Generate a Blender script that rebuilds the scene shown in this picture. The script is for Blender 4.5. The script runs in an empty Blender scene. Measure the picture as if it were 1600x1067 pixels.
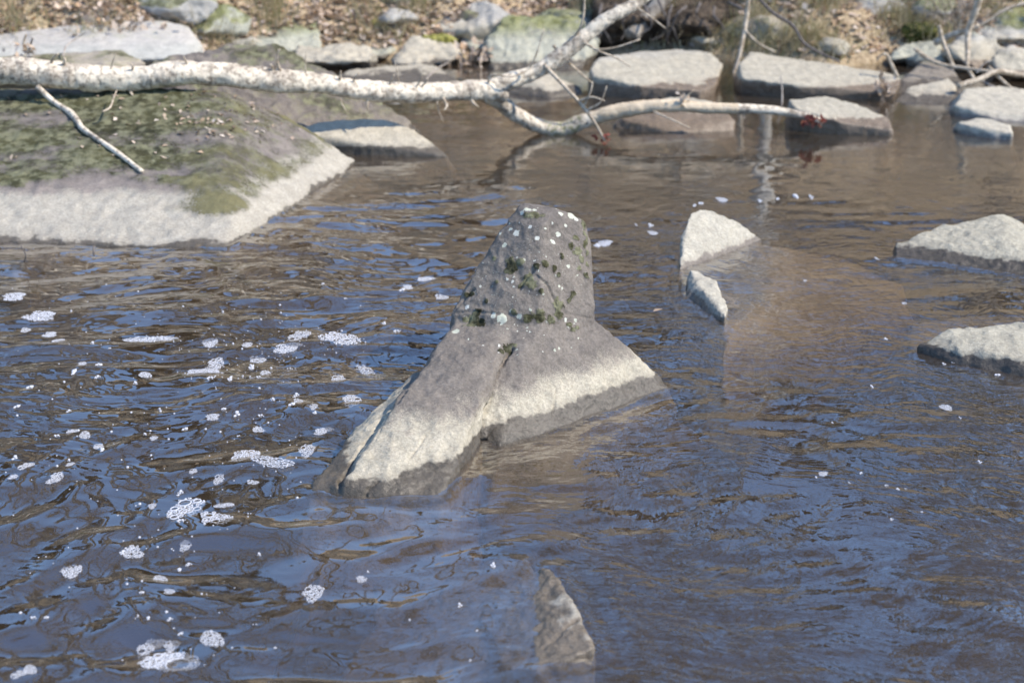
import bpy, bmesh, math, random
import numpy as np
from mathutils import Vector, Matrix
from mathutils.bvhtree import BVHTree

sc = bpy.context.scene
C = sc.collection
R = math.radians

# ------------------------------------------------------------------ camera
CAM_H, PITCH, LENS = 2.0, R(20.0), 50.0
cam_d = bpy.data.cameras.new('camera')
cam = bpy.data.objects.new('camera', cam_d); C.objects.link(cam)
cam.location = (0, 0, CAM_H)
cam.rotation_euler = (R(90) - PITCH, 0, 0)
cam_d.lens = LENS; cam_d.sensor_width = 36.0
cam_d.clip_start = 0.05; cam_d.clip_end = 2000
cam_d.dof.use_dof = True
cam_d.dof.focus_distance = 5.05
cam_d.dof.aperture_fstop = 2.4
sc.camera = cam

# ------------------------------------------------------------------ sky, sun, exposure
SUN_EL, SUN_AZ = R(46), R(107)        # azimuth measured from +Y (away from the camera) towards +X
w = bpy.data.worlds.new('World'); sc.world = w; w.use_nodes = True
nt = w.node_tree; nt.nodes.clear()
sky = nt.nodes.new('ShaderNodeTexSky'); sky.sky_type = 'NISHITA'; sky.sun_disc = False
sky.sun_elevation = SUN_EL; sky.sun_rotation = SUN_AZ
sky.air_density = 1.0; sky.dust_density = 0.0; sky.ozone_density = 5.0
bg = nt.nodes.new('ShaderNodeBackground'); bg.inputs['Strength'].default_value = 0.15
ow = nt.nodes.new('ShaderNodeOutputWorld')
nt.links.new(sky.outputs[0], bg.inputs[0]); nt.links.new(bg.outputs[0], ow.inputs[0])
sl = bpy.data.lights.new('sun', 'SUN'); sl.energy = 3.25; sl.angle = R(0.5); sl.color = (1.0, 0.90, 0.76)
sun = bpy.data.objects.new('sun', sl); C.objects.link(sun)
sd = Vector((math.sin(SUN_AZ) * math.cos(SUN_EL), math.cos(SUN_AZ) * math.cos(SUN_EL), math.sin(SUN_EL)))
sun.rotation_euler = sd.to_track_quat('Z', 'Y').to_euler()
sun.location = (8, 0, 12)
sc.view_settings.view_transform = 'Standard'; sc.view_settings.look = 'None'
sc.view_settings.gamma = 1.0; sc.view_settings.use_curve_mapping = False
sc.view_settings.exposure = 0.95
sc.render.engine = 'CYCLES'
cy = sc.cycles
cy.use_denoising = True; cy.use_adaptive_sampling = True; cy.adaptive_threshold = 0.012
cy.max_bounces = 6; cy.transparent_max_bounces = 8; cy.diffuse_bounces = 2; cy.glossy_bounces = 2
cy.volume_bounces = 0; cy.caustics_reflective = False; cy.caustics_refractive = False
cy.sample_clamp_indirect = 4.0

# ------------------------------------------------------------------ pixel -> place
FPX = 1600 * LENS / 36.0
def ray(px, py):
    dx = (px - 800) / FPX; dy = (533.5 - py) / FPX
    return Vector((dx, math.cos(PITCH) + dy * math.sin(PITCH), -math.sin(PITCH) + dy * math.cos(PITCH)))
def P(px, py, Y):                      # point of the picture at depth Y
    d = ray(px, py); t = Y / d.y
    return Vector((d.x * t, Y, CAM_H + d.z * t))
def W(px, py, z=0.0):                  # point of the picture on the level z (water is 0)
    d = ray(px, py); t = (z - CAM_H) / d.z
    return Vector((d.x * t, d.y * t, z))

# ------------------------------------------------------------------ numpy noise
def _hash(ix, iy, iz, seed):
    h = (ix.astype(np.int64) * 374761393 + iy.astype(np.int64) * 668265263 + iz.astype(np.int64) * 2147483647 + seed * 974711) & 0xffffffff
    h = ((h ^ (h >> 13)) * 1274126177) & 0xffffffff
    h = ((h ^ (h >> 16)) * 2246822519) & 0xffffffff
    return ((h ^ (h >> 15)) & 0xffffff) / float(0xffffff)
def vnoise(p, seed=0):                 # value noise in [-1, 1]; p is (n, 3)
    i = np.floor(p); f = p - i; i = i.astype(np.int64)
    u = f * f * f * (f * (f * 6 - 15) + 10)
    x, y, z = i[:, 0], i[:, 1], i[:, 2]
    def c(a, b, d): return _hash(x + a, y + b, z + d, seed)
    ux, uy, uz = u[:, 0], u[:, 1], u[:, 2]
    x00 = c(0,0,0) * (1-ux) + c(1,0,0) * ux; x10 = c(0,1,0) * (1-ux) + c(1,1,0) * ux
    x01 = c(0,0,1) * (1-ux) + c(1,0,1) * ux; x11 = c(0,1,1) * (1-ux) + c(1,1,1) * ux
    return ((x00 * (1-uy) + x10 * uy) * (1-uz) + (x01 * (1-uy) + x11 * uy) * uz) * 2 - 1
def fbm(p, oct=4, seed=0, gain=0.5, lac=2.03):
    a, s, n = 1.0, 0.0, 0.0
    q = p.copy()
    for k in range(oct):
        s = s + a * vnoise(q + 17.3 * k, seed + k); n += a; a *= gain; q = q * lac
    return s / n
def sstep(a, b, x):
    t = np.clip((x - a) / (b - a), 0, 1); return t * t * (3 - 2 * t)
def arr(*cols): return np.stack([np.asarray(c, float) for c in cols], 1)

# ------------------------------------------------------------------ object helpers
def tag(o, label=None, cat=None, group=None, kind=None):
    if label: o['label'] = label
    if cat: o['category'] = cat
    if group: o['group'] = group
    if kind: o['kind'] = kind
    return o
def link(name, me, mat=None, parent=None, smooth=True):
    o = bpy.data.objects.new(name, me); C.objects.link(o)
    if mat is not None and not me.materials: me.materials.append(mat)
    if parent is not None: o.parent = parent
    if smooth: me.polygons.foreach_set('use_smooth', [True] * len(me.polygons))
    return o
def empty(name, loc=(0, 0, 0)):
    o = bpy.data.objects.new(name, None); C.objects.link(o); o.location = loc; return o
def mesh_np(name, verts, faces):
    me = bpy.data.meshes.new(name)
    verts = np.asarray(verts, np.float32); faces = np.asarray(faces, np.int32)
    k = faces.shape[1]
    me.vertices.add(len(verts)); me.vertices.foreach_set('co', verts.ravel())
    me.loops.add(faces.size); me.loops.foreach_set('vertex_index', faces.ravel())
    me.polygons.add(len(faces)); me.polygons.foreach_set('loop_start', np.arange(0, faces.size, k, dtype=np.int32))
    me.update(calc_edges=True)
    return me
def attr(me, name, vals):
    a = me.attributes.get(name) or me.attributes.new(name, 'FLOAT', 'POINT')
    a.data.foreach_set('value', np.asarray(vals, np.float32))
def recenter(o, loc):                   # put a mesh object's origin at loc without moving it
    o.data.transform(Matrix.Translation(-Vector(loc))); o.location = loc

# ------------------------------------------------------------------ material helpers
class N:
    def __init__(s, name):
        s.m = bpy.data.materials.new(name); s.m.use_nodes = True; s.t = s.m.node_tree; s.t.nodes.clear()
        s.out = s.t.nodes.new('ShaderNodeOutputMaterial')
    def n(s, typ, **kw):
        nd = s.t.nodes.new(typ)
        for k, v in kw.items(): setattr(nd, k, v)
        return nd
    def put(s, sock, v):
        if v is None: return
        if hasattr(v, 'is_output'): s.t.links.new(v, sock)
        elif isinstance(v, (tuple, list)): sock.default_value = (*v, 1.0) if len(v) == 3 and sock.type == 'RGBA' else v
        else: sock.default_value = v
    def math(s, op, a, b=None, c=None, clamp=False):
        nd = s.n('ShaderNodeMath', operation=op, use_clamp=clamp)
        s.put(nd.inputs[0], a); s.put(nd.inputs[1], b); s.put(nd.inputs[2], c)
        return nd.outputs[0]
    def mix(s, f, a, b, typ='MIX'):
        nd = s.n('ShaderNodeMix', data_type='RGBA', blend_type=typ, clamp_factor=True)
        s.put(nd.inputs[0], f); s.put(nd.inputs[6], a); s.put(nd.inputs[7], b)
        return nd.outputs[2]
    def noise(s, vec, scale, detail=4, rough=0.55, dist=0.0):
        nd = s.n('ShaderNodeTexNoise'); s.put(nd.inputs['Vector'], vec)
        nd.inputs['Scale'].default_value = scale; nd.inputs['Detail'].default_value = detail
        nd.inputs['Roughness'].default_value = rough; nd.inputs['Distortion'].default_value = dist
        return nd.outputs[0]
    def vor(s, vec, scale, feature='F1', out=0, rnd=1.0):
        nd = s.n('ShaderNodeTexVoronoi', feature=feature); s.put(nd.inputs['Vector'], vec)
        nd.inputs['Scale'].default_value = scale; nd.inputs['Randomness'].default_value = rnd
        return nd.outputs[out]
    def ss(s, x, a, b, lo=0.0, hi=1.0):          # smooth step from a to b
        nd = s.n('ShaderNodeMapRange', interpolation_type='SMOOTHSTEP')
        s.put(nd.inputs[0], x); nd.inputs[1].default_value = a; nd.inputs[2].default_value = b
        nd.inputs[3].default_value = lo; nd.inputs[4].default_value = hi
        return nd.outputs[0]
    def pos(s): return s.n('ShaderNodeNewGeometry').outputs['Position']
    def objc(s): return s.n('ShaderNodeTexCoord').outputs['Object']
    def scale(s, vec, v):
        nd = s.n('ShaderNodeMapping'); s.put(nd.inputs[0], vec); nd.inputs[3].default_value = v
        return nd.outputs[0]
    def sep(s, vec):
        nd = s.n('ShaderNodeSeparateXYZ'); s.put(nd.inputs[0], vec); return nd.outputs
    def attr(s, name):
        return s.n('ShaderNodeAttribute', attribute_name=name).outputs['Fac']
    def bump(s, h, strength, dist, normal=None):
        nd = s.n('ShaderNodeBump'); s.put(nd.inputs['Height'], h)
        nd.inputs['Strength'].default_value = strength; nd.inputs['Distance'].default_value = dist
        s.put(nd.inputs['Normal'], normal); return nd.outputs[0]
    def bsdf(s, col, rough=0.8, normal=None, spec=0.35):
        b = s.n('ShaderNodeBsdfPrincipled'); s.put(b.inputs['Base Color'], col); s.put(b.inputs['Roughness'], rough)
        s.put(b.inputs['Normal'], normal); s.put(b.inputs['Specular IOR Level'], spec)
        return b.outputs[0]
    def done(s, sh, vol=None):
        s.t.links.new(sh, s.out.inputs['Surface'])
        if vol is not None: s.t.links.new(vol, s.out.inputs['Volume'])
        return s.m

def rock_mat(name, gray=(0.30, 0.29, 0.30), pale=(0.56, 0.53, 0.45), dark=(0.17, 0.16, 0.165),
             zw=0.035, zp=0.16, fade=0.07, moss_amt=0.0, moss_col=(0.10, 0.115, 0.04), wetcol=(0.085, 0.072, 0.057), strata=0.0,
             paleamt=1.0, lich=0.0, wob=0.05, subcol=(0.25, 0.19, 0.125)):
    m = N(name); p = m.pos(); x, y, z = m.sep(p)
    n1 = m.noise(p, 2.3, 5, 0.6); n2 = m.noise(p, 14, 6, 0.62); n3 = m.noise(p, 90, 4, 0.65); n4 = m.noise(p, 320, 2, 0.6)
    if strata: ns = m.noise(m.scale(p, (3, 3, 22)), 1.0, 4, 0.6)
    else: ns = n2
    # grey body with mineral mottling
    col = m.mix(m.ss(n1, 0.35, 0.66), dark, gray)
    col = m.mix(m.math('MULTIPLY', m.ss(ns, 0.42, 0.62), 0.45), col, tuple(min(1, c * 1.25) for c in gray))
    # pale scoured band above the water
    zz = m.math('ADD', z, m.math('MULTIPLY', m.math('SUBTRACT', n1, 0.5), wob * 2.4))
    zz = m.math('ADD', zz, m.math('MULTIPLY', m.math('SUBTRACT', n2, 0.5), wob * 1.2))
    pf = m.ss(m.math('ADD', m.ss(zz, zp - fade, zp + fade, 1.0, 0.0), m.math('MULTIPLY', m.math('SUBTRACT', n4, 0.5), 0.9)), 0.12, 0.88)
    pf = m.math('MULTIPLY', pf, paleamt)
    palev = m.mix(m.ss(n2, 0.35, 0.7), tuple(c * 0.80 for c in pale), pale)
    col = m.mix(pf, col, palev)
    # grain
    g = m.ss(n3, 0.30, 0.72, 0.80, 1.16)
    gg = m.math('MULTIPLY', g, m.ss(n4, 0.30, 0.70, 0.87, 1.12))
    cc = m.n('ShaderNodeCombineColor'); [m.put(cc.inputs[k], gg) for k in range(3)]
    col = m.mix(1.0, col, cc.outputs[0], 'MULTIPLY')
    # lichen crust: attribute spots and, if asked, scattered flecks
    la = m.attr('lichen')
    lf = m.ss(m.math('ADD', la, m.math('ADD', m.math('MULTIPLY', m.math('SUBTRACT', n3, 0.5), 1.3), m.math('MULTIPLY', m.math('SUBTRACT', n4, 0.5), 0.9))), 0.42, 0.62, 0.0, 0.85)
    if lich > 0:
        v = m.vor(p, 85)
        lf2 = m.math('MULTIPLY', m.ss(m.math('ADD', v, m.math('MULTIPLY', n3, 0.25)), 0.20, 0.30, 1.0, 0.0), m.math('MULTIPLY', m.ss(n1, 0.58 - lich, 0.70 - lich), m.ss(z, 0.22, 0.38, 0.0, 0.75)))
        lf = m.math('MAXIMUM', lf, lf2)
    lcol = m.mix(m.ss(n2, 0.4, 0.6), (0.62, 0.62, 0.56), (0.50, 0.52, 0.42))
    col = m.mix(lf, col, lcol)
    # moss: attribute plus upward-facing noise growth
    ma = m.attr('moss')
    mf = m.ss(m.math('ADD', ma, m.math('ADD', m.math('MULTIPLY', m.math('SUBTRACT', n3, 0.5), 1.3), m.math('MULTIPLY', m.math('SUBTRACT', n4, 0.5), 0.8))), 0.36, 0.62)
    if moss_amt > 0:
        nz = m.sep(m.n('ShaderNodeNewGeometry').outputs['Normal'])[2]
        mm = m.math('MULTIPLY', m.ss(m.math('ADD', n1, m.math('MULTIPLY', n2, 0.4)), 0.80 - moss_amt * 0.4, 0.95 - moss_amt * 0.4), m.ss(nz, 0.15, 0.6))
        mm = m.math('MULTIPLY', mm, m.ss(z, zp - 0.02, zp + 0.12))
        mf = m.math('MAXIMUM', mf, m.math('MULTIPLY', mm, m.ss(n3, 0.25, 0.6, 0.5, 1.0)))
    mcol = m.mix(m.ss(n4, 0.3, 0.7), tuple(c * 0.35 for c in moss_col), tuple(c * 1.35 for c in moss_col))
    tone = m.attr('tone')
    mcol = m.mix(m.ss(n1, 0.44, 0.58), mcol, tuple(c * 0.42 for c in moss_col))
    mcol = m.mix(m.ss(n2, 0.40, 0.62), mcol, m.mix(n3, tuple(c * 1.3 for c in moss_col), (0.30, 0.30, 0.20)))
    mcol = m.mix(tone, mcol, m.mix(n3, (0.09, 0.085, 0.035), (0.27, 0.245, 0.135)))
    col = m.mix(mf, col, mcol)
    # wet foot
    zw_ = m.math('ADD', z, m.math('MULTIPLY', m.math('SUBTRACT', n2, 0.5), 0.055))
    zw_ = m.math('ADD', zw_, m.math('MULTIPLY', m.math('SUBTRACT', n1, 0.5), 0.10))
    wf = m.ss(zw_, zw - 0.004, zw + 0.006, 1.0, 0.0)
    wc = m.mix(m.ss(n3, 0.3, 0.7), tuple(c * 0.7 for c in wetcol), tuple(c * 1.35 for c in wetcol))
    col = m.mix(m.math('MULTIPLY', wf, 0.93), col, wc)
    damp = m.math('MULTIPLY', m.ss(zw_, zw, zw + 0.030, 1.0, 0.0), m.ss(n2, 0.3, 0.65, 0.0, 0.38))
    col = m.mix(damp, col, tuple(min(1, c * 1.9) for c in wetcol))
    sf = m.ss(zw_, -0.03, -0.005, 1.0, 0.0)
    col = m.mix(sf, col, m.mix(m.ss(n2, 0.35, 0.65), tuple(c * 0.75 for c in subcol), subcol))
    rough = m.ss(wf, 0.0, 1.0, 0.88, 0.32)
    hgt = m.math('ADD', m.math('MULTIPLY', n3, 0.6), m.math('ADD', m.math('MULTIPLY', n4, 0.16), m.math('MULTIPLY', ns, 0.9)))
    hgt = m.math('ADD', hgt, m.math('MULTIPLY', mf, m.math('MULTIPLY', n4, 1.0)))
    nrm = m.bump(hgt, 0.55, 0.012)
    return m.done(m.bsdf(col, rough, nrm, 0.3))

def simple_mat(name, c1, c2, scale=20, rough=0.85, c3=None, bump=0.4, stretch=(1, 1, 1), bd=0.006, lo=0.38, hi=0.62):
    m = N(name); p = m.scale(m.pos(), stretch)
    n1 = m.noise(p, scale, 5, 0.6); n2 = m.noise(p, scale * 4.3, 4, 0.6)
    col = m.mix(m.ss(n1, lo, hi), c1, c2)
    if c3: col = m.mix(m.ss(n2, 0.55, 0.66), col, c3)
    return m.done(m.bsdf(col, rough, m.bump(m.math('ADD', n1, n2), bump, bd), 0.25))

def leaf_mat(name, cols):
    m = N(name); a = m.attr('tint')
    r = m.n('ShaderNodeValToRGB'); m.put(r.inputs[0], a)
    e = r.color_ramp.elements
    e[0].position = 0; e[0].color = (*cols[0], 1); e[1].position = 1; e[1].color = (*cols[-1], 1)
    for i, c in enumerate(cols[1:-1]):
        q = e.new((i + 1) / (len(cols) - 1)); q.color = (*c, 1)
    d = m.n('ShaderNodeBsdfDiffuse'); m.put(d.inputs[0], r.outputs[0])
    t = m.n('ShaderNodeBsdfTranslucent'); m.put(t.inputs[0], r.outputs[0])
    mx = m.n('ShaderNodeMixShader'); mx.inputs[0].default_value = 0.25
    m.t.links.new(d.outputs[0], mx.inputs[1]); m.t.links.new(t.outputs[0], mx.inputs[2])
    return m.done(mx.outputs[0])

# ================================================================== SETTING
# ------------------------------------------------------------------ ground: near bank, river bed, far bank, hillside
def shore(x):
    x = np.asarray(x, float)
    s = 13.0 - 1.5 * sstep(-1.6, -3.2, x) - 0.5 * sstep(1.6, 4.0, x)
    return s + 0.25 * np.sin(x * 1.7 + 0.6) + 0.12 * np.sin(x * 4.1)
def ground_z(x, y):
    x = np.asarray(x, float); y = np.asarray(y, float)
    s = shore(x); p = arr(x, y, x * 0)
    n = fbm(p * 0.55, 4, 3); n2 = fbm(p * 2.6, 3, 9)
    bed = -0.62 + 0.10 * n + 0.05 * n2 + 0.36 * sstep(4.5, 7.5, y) + 0.06 * sstep(9.5, 12.5, y)
    d = y - s
    bank = np.where(d < 0.9, 0.62 * d, 0.56 + (d - 0.9) * 0.42)
    bank = np.minimum(bank, 0.56 + 0.42 * 28) + (0.10 * n2 + 0.25 * n * sstep(1, 6, d)) * sstep(-0.2, 0.4, d)
    bank = np.where(d > 29, 12.32 + 0.06 * (np.minimum(d, 130) - 29) + 0.25 * n, bank)
    near = 0.50 - 0.85 * sstep(0.4, 1.7, y) + 0.06 * n2 + np.where(y < -2, np.minimum((-2 - y), 150) * 0.04, 0)
    t1 = sstep(-0.55, 0.15, d)
    z = bed * (1 - t1) + bank * t1
    t2 = sstep(1.9, 0.9, y)
    return z * (1 - t2) + near * t2
def axis(fine0, fine1, step, end0, end1, grow=1.18):
    a = list(np.arange(fine0, fine1 + 1e-6, step)); s = step; v = fine1
    while v < end1: s *= grow; v = min(v + s, end1); a.append(v)
    s = step; v = fine0
    while v > end0: s *= grow; v = max(v - s, end0); a.insert(0, v)
    return np.array(a)
def grid_faces(nx, ny):
    i = np.arange((nx - 1) * (ny - 1)); r = i // (nx - 1); c = i % (nx - 1); a = r * nx + c
    return np.stack([a, a + 1, a + nx + 1, a + nx], 1)
gx = axis(-7, 7, 0.07, -400, 400); gy = axis(0.0, 17, 0.07, -300, 500)
X, Y = np.meshgrid(gx, gy); X = X.ravel(); Y = Y.ravel()
gm = N('ground_soil'); gp = gm.pos(); gz = gm.sep(gp)[2]
a1 = gm.noise(gp, 3.5, 6, 0.6); a2 = gm.noise(gp, 30, 5, 0.65); a3 = gm.vor(gp, 26, out=1)
litter = gm.mix(gm.ss(a2, 0.35, 0.68), (0.22, 0.165, 0.105), (0.56, 0.45, 0.31))
litter = gm.mix(gm.math('MULTIPLY', gm.ss(a1, 0.5, 0.7), 0.35), litter, (0.13, 0.13, 0.05))
bedc = gm.mix(gm.ss(a1, 0.35, 0.65), (0.20, 0.15, 0.09), (0.50, 0.38, 0.235))
bedc = gm.mix(gm.ss(a2, 0.5, 0.66), bedc, (0.34, 0.28, 0.19))
gcol = gm.mix(gm.ss(gm.math('ADD', gz, gm.math('MULTIPLY', a2, 0.06)), 0.0, 0.10), bedc, litter)
gnd = link('ground', mesh_np('ground', arr(X, Y, ground_z(X, Y)), grid_faces(len(gx), len(gy))),
           gm.done(gm.bsdf(gcol, 0.95, gm.bump(a2, 0.7, 0.03), 0.1)))
tag(gnd, 'brown river bed and leaf covered earth banks', kind='structure')

# ------------------------------------------------------------------ water
LIPS = [[W(*q) for q in pl] for pl in (
    [(482, 764), (530, 780), (600, 784), (690, 780), (737, 720), (754, 693), (870, 671), (960, 642), (1050, 608)], [(1062, 424), (1072, 466), (1116, 498), (1137, 482)], [(836, 1048), (931, 1021), (906, 966), (866, 890)],
    [(1397, 404), (1480, 413), (1566, 427), (1640, 436)], [(1428, 552), (1500, 574), (1600, 593), (1700, 598)], [(0, 370), (180, 367), (300, 380), (354, 389), (440, 333), (530, 268)])]
def wave(x, y):
    x = np.asarray(x, float); y = np.asarray(y, float); o = x * 0
    q = arr(x, y, o)
    wx = fbm(q * 0.9, 3, 41) * 0.9; wy = fbm(q * 0.9 + 7.7, 3, 47) * 0.9
    near_left = sstep(0.6, -0.9, x) * sstep(5.6, 4.0, y)
    calm = sstep(5.8, 9.5, y)
    swell = fbm(arr(x * 1.1 + wx, y * 1.5 + wy, o), 3, 51)
    med = fbm(arr(x * 3.2 + wx * 2.0 + 0.8 * y, y * 5.0 + wy * 2.0, o + 3), 2, 61)
    fine = fbm(arr(x * 9 + wx * 3.0 - 1.5 * y, y * 14 + wy * 3.0, o + 9), 1, 71)
    lump = fbm(arr(x * 6 + wx * 2, y * 6.5 + wy * 2, o + 5), 2, 81)
    patch = sstep(-0.25, 0.35, fbm(q * 0.7 + 30, 2, 91))
    h = (0.009 + 0.005 * sstep(0.5, -0.9, x)) * swell + 0.0135 * med * (0.16 + 0.36 * patch + 0.60 * sstep(0.5, -0.9, x))
    h = h + 0.0034 * fine * (0.3 + 0.9 * patch) * (1 - 0.85 * near_left)
    h = h + 0.019 * lump * near_left
    for pl in LIPS:                        # water heaped against the stones and rings running off them
        dm = np.full(len(x), 9.0)
        for a, b in zip(pl[:-1], pl[1:]):
            ab = np.array([b.x - a.x, b.y - a.y]); t = np.clip(((x - a.x) * ab[0] + (y - a.y) * ab[1]) / (ab @ ab), 0, 1)
            dm = np.minimum(dm, np.hypot(x - a.x - t * ab[0], y - a.y - t * ab[1]))
        jj = 1 + 0.5 * med
        h = h + 0.007 * np.exp(-dm / 0.028) * jj + 0.0024 * np.cos(dm * 62 + 3 * swell) * np.exp(-dm / 0.14)
    return h * (1 - 0.72 * calm)
wxs = axis(-4.6, 4.6, 0.020, -70, 70, 1.25)
wy_ = [0.3, 0.7, 1.1, 1.5, 1.8, 2.1, 2.3]; yy = 2.45
while yy < 15.5: wy_.append(yy); yy += 0.0035 * yy
wy_ += [15.6, 16.2, 17]
wys = np.array(wy_)
X, Y = np.meshgrid(wxs, wys); nx, ny = len(wxs), len(wys)
V = arr(X.ravel(), Y.ravel(), wave(X.ravel(), Y.ravel()))
edge = np.zeros((ny, nx), bool); edge[0] = edge[-1] = True; edge[:, 0] = edge[:, -1] = True
V[edge.ravel(), 2] = 0.0
F = grid_faces(nx, ny)
top_n = nx * ny
ring = list(range(nx)) + [nx - 1 + nx * r for r in range(1, ny)] + [nx * (ny - 1) + c for c in range(nx - 2, -1, -1)] + [nx * r for r in range(ny - 2, 0, -1)]
low = V[ring].copy(); low[:, 2] = -1.4
V = np.concatenate([V, low, [[0, 7, -1.4]]])
k = np.arange(len(ring)); kn = (k + 1) % len(ring); rg = np.array(ring)
side = np.stack([rg[k], top_n + k, top_n + kn, rg[kn]], 1)
me = bpy.data.meshes.new('river_water')
cidx = len(V) - 1
bot = [(int(cidx), int(top_n + b), int(top_n + a)) for a, b in zip(k, kn)]
quads = np.concatenate([F, side])
nl = quads.size + 3 * len(bot)
me.vertices.add(len(V)); me.vertices.foreach_set('co', V.astype(np.float32).ravel())
me.loops.add(nl); me.loops.foreach_set('vertex_index', np.concatenate([quads.ravel(), np.array(bot).ravel()]).astype(np.int32))
me.polygons.add(len(quads) + len(bot))
me.polygons.foreach_set('loop_start', np.concatenate([np.arange(len(quads)) * 4, quads.size + np.arange(len(bot)) * 3]).astype(np.int32))
me.update(calc_edges=True)
m = N('river_water'); p = m.pos()
warp = m.n('ShaderNodeVectorMath', operation='ADD'); wn = m.n('ShaderNodeTexNoise'); m.put(wn.inputs[0], p); wn.inputs['Scale'].default_value = 1.3; wn.inputs['Detail'].default_value = 2
ws = m.n('ShaderNodeVectorMath', operation='SCALE'); m.put(ws.inputs[0], wn.outputs['Color']); ws.inputs['Scale'].default_value = 0.55
m.put(warp.inputs[0], p); m.put(warp.inputs[1], ws.outputs[0])
r1 = m.noise(m.scale(warp.outputs[0], (0.75, 1.6, 1.0)), 10.5, 1.0, 0.45)
r2 = m.noise(m.scale(warp.outputs[0], (0.9, 1.3, 1.0)), 26, 0.0, 0.5)
x_, y_, z_ = m.sep(p)
mask = m.ss(m.noise(p, 0.8, 2), 0.36, 0.62, 0.30, 1.0)
lowleft = m.math('MULTIPLY', m.ss(x_, 0.4, -0.8), m.ss(y_, 5.2, 3.9))
mask = m.math('MULTIPLY', mask, m.math('SUBTRACT', 1.0, m.math('MULTIPLY', lowleft, 0.7)))
mask = m.math('MULTIPLY', mask, m.ss(y_, 5.5, 9.0, 1.0, 0.22))
r3 = m.noise(m.scale(warp.outputs[0], (0.8, 1.5, 1.0)), 21, 2.0, 0.5)
rt = m.ss(x_, -0.7, 0.5, 0.0, 1.0)
hh = m.math('MULTIPLY', m.math('ADD', m.math('ADD', m.math('MULTIPLY', r1, m.ss(rt, 0.0, 1.0, 0.68, 0.42)), m.math('MULTIPLY', r2, 0.10)), m.math('MULTIPLY', r3, m.math('MULTIPLY', rt, 0.30))), mask)
nrm = m.bump(hh, 1.0, 0.018)
dt = m.n('ShaderNodeVectorMath', operation='DOT_PRODUCT'); m.put(dt.inputs[0], m.n('ShaderNodeNewGeometry').outputs['Incoming']); m.put(dt.inputs[1], nrm)
cosi = m.math('ABSOLUTE', dt.outputs['Value'])
F0 = 0.34
frv = m.math('MULTIPLY_ADD', m.math('POWER', m.math('SUBTRACT', 1.0, cosi, clamp=True), 5.0), 1 - F0, F0, clamp=True)
gl = m.n('ShaderNodeBsdfGlossy'); gl.inputs['Roughness'].default_value = 0.0; m.put(gl.inputs['Normal'], nrm)
tr = m.n('ShaderNodeBsdfTransparent')
df = m.n('ShaderNodeBsdfDiffuse'); df.inputs[0].default_value = (0.31, 0.235, 0.165, 1)
mx = m.n('ShaderNodeMixShader'); mx.inputs[0].default_value = 0.13
m.t.links.new(tr.outputs[0], mx.inputs[1]); m.t.links.new(df.outputs[0], mx.inputs[2])
mx2 = m.n('ShaderNodeMixShader'); m.t.links.new(frv, mx2.inputs[0])
m.t.links.new(mx.outputs[0], mx2.inputs[1]); m.t.links.new(gl.outputs[0], mx2.inputs[2])
va = m.n('ShaderNodeVolumeAbsorption'); va.inputs['Color'].default_value = (0.60, 0.53, 0.42, 1); va.inputs['Density'].default_value = 4.4
WATER_MAT = m.done(mx2.outputs[0], va.outputs[0])
wat = link('river_water', me, WATER_MAT)
tag(wat, 'shallow brown river with rippled surface reflecting blue sky', kind='structure')

# ================================================================== ROCKS
def hull_bm(pts):
    bm = bmesh.new()
    for p in pts: bm.verts.new(p)
    r = bmesh.ops.convex_hull(bm, input=bm.verts)
    junk = [g for g in set(r['geom_interior'] + r['geom_unused']) if isinstance(g, bmesh.types.BMVert) and g.is_valid]
    if junk: bmesh.ops.delete(bm, geom=junk, context='VERTS')
    bmesh.ops.recalc_face_normals(bm, faces=bm.faces)
    return bm
def smooth_np(co, ed, it, f=0.5):
    n = len(co); deg = np.bincount(ed.ravel(), minlength=n)[:, None].astype(float)
    for _ in range(it):
        s = np.zeros_like(co)
        for ax in range(3):
            s[:, ax] = np.bincount(ed[:, 0], co[ed[:, 1], ax], n) + np.bincount(ed[:, 1], co[ed[:, 0], ax], n)
        co = co + f * (s / np.maximum(deg, 1) - co)
    return co
def get_no(me):
    a = np.empty(len(me.vertices) * 3, np.float32); me.vertex_normals.foreach_get('vector', a); return a.reshape(-1, 3).astype(float)
def get_co(me):
    a = np.empty(len(me.vertices) * 3, np.float32); me.vertices.foreach_get('co', a); return a.reshape(-1, 3).astype(float)
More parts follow.
